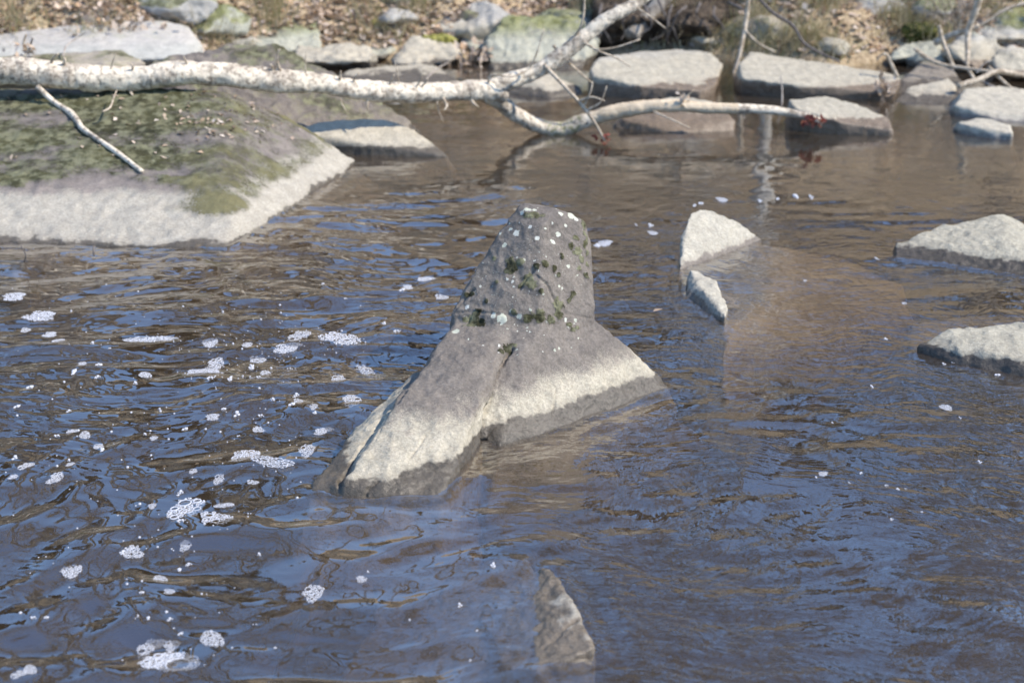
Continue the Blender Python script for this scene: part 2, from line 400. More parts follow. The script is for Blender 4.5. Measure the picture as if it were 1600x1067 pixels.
def rock(name, hulls, mat, voxel=0.012, smooth=4, amp=0.012, freq=5.0, seed=0, fine=0.004, strata=0.0, label=None, group=None, cat='rock', cuts=(), chip=0.012, flare=0.8, pxcuts=()):
    tmp = bpy.data.meshes.new('tmp'); bm = bmesh.new()
    for h in hulls:
        b = hull_bm(h); mm = bpy.data.meshes.new('h'); b.to_mesh(mm); b.free(); bm.from_mesh(mm); bpy.data.meshes.remove(mm)
    bm.to_mesh(tmp); bm.free()
    to = bpy.data.objects.new('tmp', tmp); C.objects.link(to)
    md = to.modifiers.new('r', 'REMESH'); md.mode = 'VOXEL'; md.voxel_size = voxel
    dg = bpy.context.evaluated_depsgraph_get()
    me = bpy.data.meshes.new_from_object(to.evaluated_get(dg)); me.name = name
    bpy.data.objects.remove(to); bpy.data.meshes.remove(tmp)
    co = get_co(me); ed = np.empty(len(me.edges) * 2, np.int32); me.edges.foreach_get('vertices', ed); ed = ed.reshape(-1, 2)
    co = smooth_np(co, ed, smooth)
    me.vertices.foreach_set('co', co.astype(np.float32).ravel()); me.update()
    no = get_no(me)
    d = amp * fbm(co * freq + seed * 3.1, 4, seed + 100) + fine * fbm(co * freq * 6 + seed, 3, seed + 200)
    d = d - chip * np.abs(fbm(co * freq * 2.3 + 5, 3, seed + 250)) ** 0.8 + chip * 0.25
    if strata:
        s = vnoise(co * np.array([2.0, 2.0, 26.0]) + seed, seed + 300); d = d + strata * s
    co = co + no * d[:, None]
    for (pa, pb, wd, dp) in cuts:            # cracks: grooves along a polyline
        a = np.array(pa); b = np.array(pb); ab = b - a
        t = np.clip(((co - a) @ ab) / (ab @ ab), 0, 1); q = a + t[:, None] * ab
        dd = np.linalg.norm(co - q, axis=1) + 0.006 * fbm(co * 40, 2, 5)
        co = co - no * (dp * np.clip(1 - dd / wd, 0, 1) ** 0.7)[:, None]
    if pxcuts:                               # cracks traced on the visible faces
        me.vertices.foreach_set('co', co.astype(np.float32).ravel()); me.update(); no = get_no(me)
        bvh = BVHTree.FromPolygons([tuple(c) for c in co], [tuple(p.vertices) for p in me.polygons]); jit = 0.5 * fbm(co * 55, 3, 15)
        for line, wd, dp in pxcuts:
            best = np.full(len(co), 9.0); ln = np.array(line, float)
            for a, b in zip(ln[:-1], ln[1:]):
                for t in np.linspace(0, 1, max(2, int(np.hypot(*(b - a)) / 2.2))):
                    q = a + (b - a) * t; h = bvh.ray_cast(Vector((0, 0, CAM_H)), ray(*q).normalized())[0]
                    if h is not None: best = np.minimum(best, np.linalg.norm(co - np.array(h), axis=1))
            co = co - no * (dp * np.clip(1 - best / (wd * (1 + jit)), 0, 1) ** 0.8)[:, None]
    dep = np.clip(-co[:, 2] - 0.02, 0, 0.6)                 # under water the stone spreads and roughens
    cen = co[:, :2].mean(0); rel = co[:, :2] - cen
    co[:, :2] += rel * (flare * dep)[:, None] + (np.stack([fbm(co * 4.5 + 3, 3, seed + 7), fbm(co * 4.5 + 9, 3, seed + 8)], 1)) * (dep * 0.55)[:, None]
    me.vertices.foreach_set('co', co.astype(np.float32).ravel()); me.update()
    n = len(co); attr(me, 'moss', np.zeros(n)); attr(me, 'lichen', np.zeros(n))
    o = link(name, me, mat)
    if label: tag(o, label, cat, group)
    return o
def paint(o, name, spots):                   # spots: (px, py, radius m, weight) found on the rock by a ray from the photograph
    me = o.data; co = get_co(me); off = np.array(o.location)
    bvh = BVHTree.FromPolygons([tuple(c) for c in co], [tuple(p.vertices) for p in me.polygons]) if len(co) < 400000 else None
    val = np.zeros(len(co)); wob = fbm(co * 60, 4, 77, 0.65) * 1.5
    for (px, py, r, wt) in spots:
        hit = bvh.ray_cast(Vector((0, 0, CAM_H)), ray(px, py).normalized())[0]
        if hit is None: continue
        dd = np.linalg.norm(co - np.array(hit), axis=1) / r + wob * 0.55
        val = np.maximum(val, wt * sstep(1.25, 0.55, dd))
    attr(me, name, val); return val
def lower(pts, z=-0.5, k=1.0): return [Vector((p.x, p.y, z)) for p in pts]
def origin_base(o):
    co = get_co(o.data); c = co.mean(0); recenter(o, (float(c[0]), float(c[1]), float(co[:, 2].min())))

M_central = rock_mat('rock_grey_central', gray=(0.184, 0.161, 0.138), dark=(0.122, 0.108, 0.098), pale=(0.475, 0.431, 0.339), zw=0.056, zp=0.134, fade=0.060, wetcol=(0.070, 0.060, 0.048),
                     moss_col=(0.066, 0.064, 0.027), wob=0.08, lich=0.10)
# ---- the cone-shaped rock in the middle
cfront = [P(703, 492, 4.97), P(770, 500, 4.90), P(845, 498, 4.88), P(927, 497, 5.02)]
column = [P(812, 322, 5.16), P(824, 318, 5.20), P(860, 325, 5.16), P(893, 333, 5.18), P(911, 345, 5.22), P(919, 362, 5.26),
          P(800, 338, 5.14), P(846, 352, 5.06), P(905, 360, 5.16),
          P(742, 422, 5.06), P(845, 440, 4.96), P(920, 432, 5.10),
          P(822, 330, 5.42), P(900, 345, 5.42), P(764, 430, 5.5), P(912, 432, 5.5), P(722, 492, 5.6), P(920, 496, 5.6)] + cfront
column += lower(cfront, -0.1) + [Vector((-0.15, 5.7, -0.1)), Vector((0.25, 5.7, -0.1))]
lobe_f = [W(752, 692), W(736, 720), W(690, 779), W(600, 784), W(530, 779)]
left_lobe = [P(800, 506, 4.905), P(793, 555, 4.815), P(712, 500, 4.955), P(775, 508, 4.90), P(776, 560, 4.80), P(757, 648, 4.53), P(737, 700, 4.34), P(692, 745, 4.14), P(600, 752, 4.075), P(536, 748, 4.08),
             P(668, 560, 4.82), P(600, 655, 4.45)] + lobe_f + lower(lobe_f) + lower([P(668, 560, 4.9), P(712, 500, 5.2)])
strip = [P(645, 579, 4.815), P(560, 664, 4.50), P(491, 746, 4.17), P(488, 756, 4.15), P(528, 757, 4.08), P(600, 660, 4.44), P(668, 568, 4.80),
         W(487, 768), W(528, 777)]
strip += lower([W(482, 766), W(524, 776), P(560, 664, 4.6), P(645, 579, 4.95)])
right_f = [W(757, 690), W(780, 696), W(870, 670), W(960, 641), W(1049, 608)]
right_lobe = [P(755, 506, 4.918), P(762, 560, 4.812), P(790, 502, 4.91), P(845, 500, 4.89), P(927, 498, 5.03), P(982, 542, 5.06), P(1030, 588, 5.03), P(778, 560, 4.80), P(764, 645, 4.56), P(775, 672, 4.53),
              P(880, 600, 4.80), P(985, 600, 4.92)] + right_f + lower(right_f) + lower([W(1040, 600), Vector((0.3, 5.6, 0)), Vector((-0.1, 5.6, 0))])
web = [P(735, 508, 4.97), P(835, 504, 4.94), P(786, 575, 4.80), P(768, 645, 4.60), P(735, 600, 4.70), P(840, 590, 4.86), P(700, 560, 4.86), P(890, 540, 5.0)]
web += lower(web)
central = rock('cone_rock', [column, left_lobe, strip, right_lobe, web], M_central, voxel=0.0055, smooth=16, amp=0.016, freq=6, seed=11, fine=0.0035, chip=0.011,
               label='large grey cone-shaped rock with lichen spotted top rising from mid river',
               pxcuts=[([(800, 545), (790, 560), (776, 590), (768, 625), (757, 650), (753, 692)], .009, .022), ([(760, 640), (755, 665), (753, 697)], .018, .05),
                       ([(703, 490), (740, 486), (770, 490), (800, 492), (845, 494), (885, 490), (928, 498)], .007, .005), ([(668, 560), (640, 600), (600, 655), (560, 705), (530, 755)], .012, .012),
                       ([(590, 752), (575, 765), (568, 783)], .008, .010), ([(740, 452), (722, 470), (705, 490)], .009, .012), ([(833, 425), (820, 440), (812, 452)], .007, .008), ([(640, 715), (652, 700), (665, 680)], .006, .007),
                       ([(838, 430), (855, 445), (870, 478)], .006, .007), ([(862, 655), (866, 630), (868, 610)], .005, .006), ([(725, 520), (735, 500)], .006, .006), ([(905, 470), (925, 480)], .006, .006), ([(610, 640), (585, 690)], .005, .004)])
moss = [(a, b, c * 0.98, d) for a, b, c, d in [(797, 415, .030, 1), (812, 408, .018, 1), (838, 416, .014, 1), (852, 412, .016, 1), (825, 440, .030, 1), (830, 446, .018, 1), (872, 478, .028, 1), (740, 498, .030, 1), (748, 490, .02, 1),
        (735, 508, .022, 1), (826, 499, .020, 1), (842, 493, .026, 1), (862, 500, .018, 1), (872, 491, .022, 1), (804, 488, .014, 1), (790, 545, .016, 1), (797, 541, .016, 1), (783, 548, .012, 1), (895, 515, .013, 1), (902, 512, .010, 1),
        (912, 352, .022, .9), (914, 368, .02, .9), (913, 385, .018, .8), (903, 392, .024, .8), (908, 405, .018, .8), (893, 385, .016, .8), (866, 420, .014, .9), (873, 428, .012, .9),
        (835, 338, .020, .7), (822, 336, .016, .6), (848, 337, .014, .6), (737, 460, .014, 1), (772, 405, .012, 1), (685, 533, .014, 1), (672, 552, .012, 1), (730, 462, .014, .9), (895, 460, .012, .9), (878, 400, .012, .8), (915, 430, .014, .9), (775, 440, .010, .9), (915, 345, .018, .9), (916, 378, .016, .9), (917, 395, .014, .9), (916, 412, .014, .9), (899, 372, .014, .8), (905, 420, .012, .8), (752, 505, .022, 1), (728, 500, .016, 1), (798, 553, .012, 1), (805, 540, .010, 1), (889, 508, .012, 1), (888, 470, .010, .9), (845, 455, .012, 1), (812, 448, .010, 1), (760, 470, .009, .9)]]
rnd = random.Random(5)
lich = [(a, b, c * 0.60, d) for a, b, c, d in [(806, 364, .026, 1), (798, 358, .014, 1), (789, 382, .016, 1), (838, 372, .016, 1), (828, 355, .014, 1), (865, 378, .016, 1), (872, 366, .018, 1), (876, 334, .02, 1), (892, 336, .026, 1), (900, 342, .02, 1), (835, 328, .018, 1), (824, 327, .022, 1), (816, 333, .016, 1),
        (785, 497, .030, 1), (810, 494, .018, 1), (770, 493, .018, 1), (712, 518, .022, 1), (884, 500, .018, 1), (867, 547, .013, .8), (732, 530, .008, 1), (780, 540, .008, 1), (730, 480, .016, .8), (815, 412, .014, .8), (852, 357, .010, 1), (863, 349, .009, 1), (884, 353, .012, .9), (899, 500, .012, .8)]]
for _ in range(70):
    lich.append((rnd.gauss(840, 50), rnd.gauss(425, 52), rnd.uniform(.003, .0065), rnd.uniform(.6, 1)))
for _ in range(25):
    lich.append((rnd.gauss(800, 60), rnd.gauss(525, 22), rnd.uniform(.003, .006), rnd.uniform(.6, .9)))
mv = paint(central, 'moss', moss); paint(central, 'lichen', lich)
co = get_co(central.data); no = get_no(central.data)
co += no * (mv * (0.004 + 0.004 * fbm(co * 160, 2, 8)))[:, None]
central.data.vertices.foreach_set('co', co.astype(np.float32).ravel()); central.data.update()
origin_base(central)

# ---- the big flat mossy rock on the left
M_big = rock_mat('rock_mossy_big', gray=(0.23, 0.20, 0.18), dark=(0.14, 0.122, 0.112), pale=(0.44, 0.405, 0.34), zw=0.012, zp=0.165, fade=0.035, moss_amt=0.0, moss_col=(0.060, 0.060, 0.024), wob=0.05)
bf = [W(-260, 372), W(0, 369), W(180, 366), W(300, 379), W(352, 388)]
big_low = [P(-260, 290, 7.45), P(100, 288, 7.42), P(345, 296, 7.38), P(366, 330, 7.20), P(362, 372, 7.02), P(470, 312, 7.80), P(548, 262, 8.62), P(556, 250, 8.75),
           P(480, 202, 8.95), P(366, 148, 8.75), P(-260, 142, 8.8), P(330, 139, 8.75)] + bf + [W(438, 332), W(528, 268)] + lower(bf) + lower([W(438, 332), W(528, 268), P(480, 202, 9.2), P(-260, 142, 9.2)])
apron = [W(-260, 380, -.02), W(0, 378, -.02), W(340, 388, -.02), W(-260, 412, -.10), W(0, 415, -.10), W(200, 412, -.10), W(352, 402, -.10), W(-260, 330, -.1), W(340, 340, -.1)]
apron += lower([W(-260, 420), W(0, 424), W(352, 404), W(-260, 330), W(340, 340)])
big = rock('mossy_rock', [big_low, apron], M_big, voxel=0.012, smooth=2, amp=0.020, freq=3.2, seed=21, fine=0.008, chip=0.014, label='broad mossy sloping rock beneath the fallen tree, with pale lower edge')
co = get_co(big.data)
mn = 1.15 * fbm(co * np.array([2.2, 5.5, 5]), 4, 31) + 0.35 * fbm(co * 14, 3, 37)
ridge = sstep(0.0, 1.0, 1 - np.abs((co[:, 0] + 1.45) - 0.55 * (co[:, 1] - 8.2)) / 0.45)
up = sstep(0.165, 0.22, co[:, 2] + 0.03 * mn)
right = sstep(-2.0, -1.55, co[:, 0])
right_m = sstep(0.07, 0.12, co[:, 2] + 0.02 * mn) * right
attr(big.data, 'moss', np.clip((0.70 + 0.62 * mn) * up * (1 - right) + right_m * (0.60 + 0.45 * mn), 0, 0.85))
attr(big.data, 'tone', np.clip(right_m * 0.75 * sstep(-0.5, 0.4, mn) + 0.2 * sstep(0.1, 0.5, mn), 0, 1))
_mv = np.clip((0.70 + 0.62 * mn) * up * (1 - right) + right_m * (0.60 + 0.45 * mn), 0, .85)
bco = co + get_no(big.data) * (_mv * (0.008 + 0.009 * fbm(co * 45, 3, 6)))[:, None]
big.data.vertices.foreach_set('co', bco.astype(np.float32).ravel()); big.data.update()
bv = BVHTree.FromPolygons([tuple(c) for c in bco], [tuple(p.vertices) for p in big.data.polygons])
origin_base(big)

M_pale = rock_mat('rock_pale', gray=(0.42, 0.40, 0.36), dark=(0.30, 0.285, 0.27), pale=(0.491, 0.442, 0.352), zw=0.045, zp=0.30, fade=0.10)
M_tan = rock_mat('rock_tan', gray=(0.44, 0.39, 0.27), dark=(0.28, 0.25, 0.22), pale=(0.409, 0.377, 0.295), zw=0.0, zp=0.05, moss_amt=0.45, moss_col=(0.09, 0.09, 0.04))
M_dark = rock_mat('rock_purple_grey', moss_amt=0.35, moss_col=(0.10, 0.10, 0.04), gray=(0.22, 0.19, 0.16), dark=(0.125, 0.11, 0.102), pale=(0.279, 0.246, 0.205), zw=0.06, zp=0.10)
M_smooth = rock_mat('rock_smooth_grey', gray=(0.48, 0.455, 0.42), dark=(0.36, 0.34, 0.32), pale=(0.491, 0.483, 0.442), zw=0.0, zp=0.30, moss_amt=0.15, moss_col=(0.25, 0.28, 0.14))
M_slab = rock_mat('rock_slab', gray=(0.40, 0.385, 0.36), dark=(0.31, 0.30, 0.30), pale=(0.458, 0.418, 0.336), zw=0.095, zp=0.24, fade=0.07, moss_amt=0.85, moss_col=(0.17, 0.18, 0.07), wetcol=(0.15, 0.115, 0.085))
M_green = rock_mat('rock_green_grey', gray=(0.40, 0.40, 0.33), dark=(0.27, 0.265, 0.23), pale=(0.442, 0.433, 0.352), zw=0.05, zp=0.2, moss_amt=0.75, moss_col=(0.20, 0.21, 0.06))
M_wedge = rock_mat('rock_wedge', gray=(0.34, 0.335, 0.29), dark=(0.22, 0.215, 0.20), pale=(0.426, 0.397, 0.319), zw=0.044, zp=0.19, fade=0.05, moss_amt=0.3, moss_col=(0.12, 0.12, 0.05), wetcol=(0.055, 0.047, 0.040))
M_low = rock_mat('rock_low_pale', gray=(0.45, 0.43, 0.40), dark=(0.34, 0.32, 0.30), pale=(0.491, 0.45, 0.368), zw=0.022, zp=0.5, fade=0.1, wetcol=(0.17, 0.155, 0.14))
M_split = rock_mat('rock_split', gray=(0.38, 0.36, 0.32), dark=(0.28, 0.26, 0.235), pale=(0.465, 0.432, 0.358), zw=0.020, zp=0.5, fade=0.1, wetcol=(0.13, 0.11, 0.09), subcol=(0.42, 0.31, 0.20))
M_fore = rock_mat('rock_wet', gray=(0.25, 0.235, 0.21), dark=(0.16, 0.15, 0.14), pale=(0.377, 0.36, 0.311), zw=0.042, zp=0.5, fade=0.1, wetcol=(0.13, 0.108, 0.083), subcol=(0.20, 0.16, 0.115))

def simple_rock(front, top, mat, label, back=0.35, z=-0.45, name='rock', extra=(), **kw):
    """front: points on the water line; top: (px, py, Y)"""
    f = [W(*a) for a in front]; t = [P(*a) for a in top]
    ymax = max(p.y for p in t)
    pts = f + t + lower(f, z) + [Vector((p.x, ymax + back, z)) for p in t] + list(extra)
    o = rock(name, [pts], mat, label=label, **kw)
    origin_base(o); return o

# behind the big rock
simple_rock([(560, 236), (400, 236)], [(190, 112, 9.3), (300, 81, 9.75), (365, 68, 9.95), (435, 70, 9.95), (477, 93, 9.85), (505, 122, 9.8), (560, 150, 9.75), (610, 172, 9.75), (655, 200, 9.6), (380, 175, 9.15), (540, 195, 9.3)],
            M_dark, 'domed grey rock just behind the fallen trunk and mossy rock', name='domed_rock', voxel=0.015, seed=31, amp=0.035, freq=4.5, chip=0.045, strata=0.008, smooth=2,
            )
simple_rock([(470, 232), (540, 238), (620, 243), (700, 245)], [(455, 205, 9.05), (500, 188, 9.2), (560, 184, 9.25), (610, 188, 9.3), (650, 205, 9.25), (690, 238, 9.1)],
            M_pale, 'cream wedge rock tapering to a point under the fallen trunk', name='wedge_rock', voxel=0.013, seed=32, amp=0.014)
simple_rock([], [(-120, 96, 9.6), (60, 88, 9.9), (130, 84, 10.0), (188, 77, 10.0), (228, 96, 9.8), (150, 112, 9.4), (-120, 115, 9.3)], M_tan, 'tan flat rock with dark moss behind the thick end of the trunk',
            name='flat_rock', voxel=0.016, seed=33, amp=0.012, strata=0.006)
simple_rock([], [(-160, 92, 11.5), (-60, 62, 11.9), (60, 44, 12.1), (130, 38, 12.2), (215, 44, 12.2), (250, 31, 12.3), (295, 40, 12.3), (314, 70, 12.0), (300, 92, 11.6), (100, 95, 11.4)], M_smooth,
            'long smooth pale grey boulder at the far left bank', name='boulder', voxel=0.022, seed=34, amp=0.03, freq=2)
simple_rock([(515, 126), (600, 132), (718, 127)], [(545, 110, 12.0), (640, 101, 12.2), (690, 106, 12.1), (530, 120, 11.9), (712, 121, 11.9), (660, 98, 12.3)], M_pale, 'low flat cream rock in the water behind the trunk',
            name='flat_rock', voxel=0.014, seed=35, amp=0.012)
simple_rock([(788, 146), (860, 153), (914, 147)], [(798, 120, 11.4), (832, 107, 11.6), (872, 118, 11.5), (906, 138, 11.3), (850, 135, 11.15)], M_pale, 'pale topped rock in the crook of the forked tree', name='rock', voxel=0.014, seed=36, amp=0.02)
simple_rock([(940, 146), (1010, 152), (1105, 151)], [(921, 106, 11.25), (935, 92, 11.5), (1000, 80, 12.0), (1060, 76, 12.1), (1108, 82, 12.0), (1130, 100, 11.7), (1120, 132, 11.15), (925, 118, 11.1), (1000, 134, 10.98), (1095, 142, 10.95)],
            M_slab, 'grey slab with moss streaks and dark undercut front, near the fork', name='slab_rock', voxel=0.013, seed=37, amp=0.018, strata=0.006, back=0.15)
simple_rock([(1168, 140), (1260, 149), (1385, 151)], [(1154, 100, 11.4), (1172, 81, 11.9), (1230, 90, 11.9), (1300, 108, 11.7), (1392, 115, 11.5), (1407, 124, 11.3), (1158, 122, 11.1), (1240, 132, 10.95), (1400, 144, 10.95)],
            M_slab, 'long greenish slab sloping down to a flat pale end', name='slab_rock', voxel=0.013, seed=38, amp=0.016, strata=0.006, back=0.15)
simple_rock([(955, 200), (1060, 209), (1148, 204)], [(985, 162, 10.0), (1060, 151, 10.2), (1112, 156, 10.1), (1150, 186, 9.85), (970, 185, 9.85)], M_slab, 'low dark rock directly behind the bare cream limb', name='rock', voxel=0.013, seed=39, amp=0.015)
simple_rock([(1262, 196), (1310, 206), (1398, 210)], [(1233, 156, 9.95), (1290, 151, 10.05), (1340, 164, 9.95), (1386, 185, 9.75), (1397, 203, 9.6), (1240, 168, 9.75), (1310, 190, 9.62)], M_slab, 'wedge shaped pale rock at the tip of the fallen limb',
            name='wedge_rock', voxel=0.012, seed=40, amp=0.018)
simple_rock([(1400, 148), (1500, 150)], [(1405, 128, 11.5), (1440, 97, 11.9), (1490, 104, 11.9), (1504, 126, 11.5), (1470, 96, 12.1)], M_dark, 'brown grey rock with pale top behind the rounded one, under dead sticks', name='rock', voxel=0.014, seed=41, amp=0.016)
simple_rock([(1396, 160), (1440, 163), (1490, 163)], [(1398, 154, 10.95), (1422, 136, 11.1), (1482, 122, 11.2), (1494, 132, 11.1), (1495, 152, 10.9)], M_pale, 'small rounded rock with cream top and brown wet foot', name='rock', voxel=0.012, seed=42, amp=0.014)
simple_rock([(1500, 180), (1560, 190), (1700, 197)], [(1492, 165, 10.3), (1510, 137, 10.8), (1565, 133, 11.0), (1700, 160, 10.8), (1700, 185, 10.2), (1530, 170, 10.25)], M_low, 'large smooth pale rock at the right edge below dead sticks', name='boulder', voxel=0.013, seed=43, amp=0.018)
simple_rock([(1500, 198), (1555, 217), (1583, 214)], [(1495, 190, 9.7), (1540, 184, 9.85), (1580, 195, 9.7), (1583, 208, 9.45), (1520, 198, 9.6)], M_low, 'small blocky pale rock in the water in front of the smooth one', name='rock', voxel=0.011, seed=44, amp=0.012)
# on the bank
bank_rocks = [
 ([(1258, 78, 12.9), (1290, 57, 13.2), (1322, 62, 13.2), (1342, 88, 12.9), (1310, 105, 12.6), (1280, 98, 12.6)], M_green, 'pale green rounded rock above the long slab'),
 ([(1390, 92, 12.5), (1410, 66, 12.8), (1470, 57, 12.9), (1468, 88, 12.5)], M_green, 'green grey rock behind the bent stick on the bank'),
 ([(1478, 75, 12.3), (1510, 50, 12.6), (1560, 55, 12.6), (1570, 85, 12.3), (1530, 110, 12.1)], M_slab, 'brown boulder among the dead sticks at right'),
 ([(1548, 85, 11.9), (1580, 72, 12.2), (1700, 78, 12.2), (1700, 118, 11.7), (1560, 116, 11.7)], M_slab, 'grey boulder at the right edge beside a dark hollow'),
 ([(1480, 48, 13.0), (1530, 22, 13.4), (1680, 12, 13.4), (1700, 62, 12.8), (1560, 60, 12.8)], M_slab, 'jagged grey ledge at the upper right corner'),
 ([(758, 65, 12.7), (788, 27, 13.1), (895, 20, 13.2), (935, 58, 12.9), (905, 118, 12.3), (770, 122, 12.3)], M_green, 'big blocky grey rock behind the rising limb'),
 ([(505, 70, 13.1), (540, 42, 13.4), (590, 38, 13.4), (622, 70, 13.1), (600, 92, 12.8), (510, 92, 12.8)], M_green, 'moss capped square rock on the bank'),
 ([(350, 72, 12.6), (385, 25, 13.1), (440, 18, 13.2), (500, 38, 13.1), (500, 75, 12.7), (420, 84, 12.5)], M_green, 'lichen covered sloping boulder behind the domed rock'),
 ([(455, 80, 12.5), (470, 69, 12.7), (575, 70, 12.7), (588, 84, 12.5), (575, 96, 12.3), (460, 97, 12.3)], M_pale, 'narrow pale ledge at the water below the moss capped rock'),
 ([(612, 92, 12.6), (640, 62, 12.9), (690, 58, 13.0), (725, 82, 12.7), (700, 100, 12.5), (620, 103, 12.4)], M_pale, 'tilted tan and white rock beside drifted leaves'),
 ([(718, 60, 13.1), (735, 40, 13.3), (768, 42, 13.3), (772, 72, 13.0), (740, 78, 12.9)], M_green, 'small mossy rock between two larger bank rocks'),
]
for i, (top, mat, lab) in enumerate(bank_rocks):
    simple_rock([], top, mat, lab, name='bank_rock', z=-0.3, back=0.2, voxel=0.018, seed=60 + i, amp=0.055, freq=4.5, smooth=2, chip=0.04, group='rocks along the far bank')
r7 = random.Random(77)
for i in range(15):
    x = -5.4 + i * 0.72 + r7.uniform(-.25, .25); y = float(shore([x])[0]) + r7.uniform(.35, 1.15); zc = float(ground_z([x], [y])[0]); rr = r7.uniform(.20, .40)
    pts = []
    for k in range(22):
        v = Vector((r7.gauss(0, 1), r7.gauss(0, 1), r7.gauss(0, .7))).normalized(); pts.append(Vector((x, y, zc - rr * .12)) + Vector((v.x * rr * r7.uniform(.9, 1.5), v.y * rr, v.z * rr * .7)))
    o = rock('bank_boulder', [pts], [M_green, M_tan, M_pale, M_slab, M_green][i % 5], voxel=0.018, smooth=4, amp=0.05, freq=4, seed=450 + i, chip=0.03, label=['first', 'second', 'third', 'fourth', 'fifth', 'sixth', 'seventh', 'eighth', 'ninth', 'tenth', 'eleventh', 'twelfth', 'thirteenth', 'fourteenth', 'fifteenth'][i] + ' from the left of the pale boulders bedded in the leafy bank', group='pale boulders bedded in the bank', cat='boulder'); origin_base(o)
SO = ['first', 'second', 'third', 'fourth', 'fifth', 'sixth', 'seventh', 'eighth', 'ninth', 'tenth', 'eleventh', 'twelfth', 'thirteenth', 'fourteenth', 'fifteenth', 'sixteenth']
for i in range(16):
    x = -5.2 + i * 0.68 + r7.uniform(-.2, .2); y = float(shore([x])[0]) + r7.uniform(-.35, .55); zc = max(0.0, float(ground_z([x], [y])[0])) - 0.02; rr = r7.uniform(.10, .26)
    pts = []
    for k in range(16):
        v = Vector((r7.gauss(0, 1), r7.gauss(0, 1), r7.gauss(0, .75))).normalized(); pts.append(Vector((x, y, zc + rr * .2)) + Vector((v.x * rr * r7.uniform(.8, 1.4), v.y * rr, v.z * rr * .75)))
    o = rock('bank_stone', [pts], [M_slab, M_green, M_pale, M_dark][i % 4], voxel=0.014, smooth=3, amp=0.03, freq=6, seed=400 + i, label=SO[i] + ' from the left of the small stones along the far waterline', group='small stones along the far waterline', cat='stone'); origin_base(o)

# right side of the river
wedge_h = [P(1398, 379, 6.80), P(1480, 350, 7.02), P(1568, 333, 7.12), P(1585, 352, 7.0), P(1604, 372, 6.9), P(1700, 400, 6.9), P(1400, 393, 6.72), P(1500, 388, 6.66), P(1570, 380, 6.62), P(1640, 400, 6.55),
           W(1398, 404), W(1480, 412), W(1565, 426), W(1700, 440)]
wedge_h += lower(wedge_h[-4:]) + lower([P(1400, 380, 7.1), P(1568, 333, 7.5), P(1700, 400, 7.4)])
o = rock('wedge_rock', [wedge_h], M_wedge, voxel=0.008, smooth=2, amp=0.018, freq=6, seed=81, fine=0.004, strata=0.004, label='angular grey green wedge rock with dark wet base at the right edge'); origin_base(o)
lowr = [P(1432, 540, 5.36), P(1482, 513, 5.42), P(1560, 509, 5.46), P(1640, 502, 5.5), P(1760, 508, 5.5), P(1500, 545, 5.25), P(1600, 560, 5.12), W(1428, 551), W(1500, 573), W(1600, 592), W(1760, 600)]
lowr += lower(lowr[-4:]) + lower([P(1432, 540, 5.8), P(1500, 510, 6.0), P(1760, 508, 6.0)])
lowr2 = [W(1425, 505, -.03), W(1520, 492, -.03), W(1600, 495, -.03), W(1420, 530, -.05), W(1440, 560, -.08), W(1600, 540, -.03)]; lowr2 += lower(lowr2)
o = rock('low_rock', [lowr, lowr2], M_wedge, voxel=0.008, smooth=3, amp=0.016, freq=6, seed=82, fine=0.004, label='low pale crusted rock at the right edge level with the cone rock'); origin_base(o)
tri1 = [P(1078, 333, 6.86), P(1092, 327, 6.95), P(1108, 328, 6.98), P(1150, 345, 6.98), W(1192, 374), P(1064, 372, 6.72), P(1063, 415, 6.56), W(1061, 422), W(1082, 415), W(1095, 408), P(1085, 395, 6.66)]
tri1 += lower([W(1061, 422), W(1085, 416), W(1192, 374), P(1092, 327, 7.2)])
tri2 = [P(1078, 422, 6.28), P(1092, 424, 6.28), P(1118, 440, 6.16), W(1138, 480, .035), W(1134, 494, .03), W(1116, 498), P(1098, 452, 6.0), W(1090, 464), W(1071, 466), P(1073, 440, 6.30)]
tri2 += lower([W(1116, 498), W(1136, 485), W(1071, 466), W(1085, 420)])
sub = [W(1075, 420, -.004), W(1180, 380, -.006), W(1290, 400, -.10), W(1400, 440, -.12), W(1340, 500, -.14), W(1140, 500, -.008), W(1130, 545, -.10), W(1200, 520, -.12), W(1095, 470, -.05)]; sub += lower(sub)
o = rock('split_rock', [tri1, tri2, sub], M_split, voxel=0.008, smooth=2, amp=0.010, freq=7, seed=83, fine=0.004, label='pale triangular rock with a second small peak, mostly under water'); origin_base(o)
fore = [W(852, 883, .018), W(866, 890, .022), W(886, 925, .026), W(906, 966, .035), W(930, 1010, .035), W(931, 1020, 0), W(838, 1047, -.004), W(880, 1040, 0), W(835, 900, -.03), W(862, 975, .006), W(800, 960, -.05), W(790, 1045, -.04), W(740, 940, -.09)]
fore += lower([W(931, 1020), W(836, 1049), W(800, 1050), W(852, 880), W(740, 940)])
fore2 = [W(600, 900, -.16), W(820, 870, -.08), W(840, 960, -.03), W(800, 1080, -.08), W(560, 1080, -.2)]; fore2 += lower(fore2)
o = rock('sunken_rock', [fore, fore2], M_fore, voxel=0.007, smooth=3, amp=0.010, freq=8, seed=84, fine=0.005, flare=0.1, label='wet brown rock barely breaking the surface nearest the camera',
         cuts=[(W(905, 960, .04), W(850, 1005, .02), 0.012, 0.012)]); origin_base(o)
o = simple_rock([(-60, 420), (20, 420), (36, 416)], [(-60, 405, 6.8), (20, 406, 6.75), (35, 408, 6.7)], M_dark, 'small dark stone tip at the left edge below the mossy rock', name='stone', voxel=0.008, seed=85, amp=0.01)


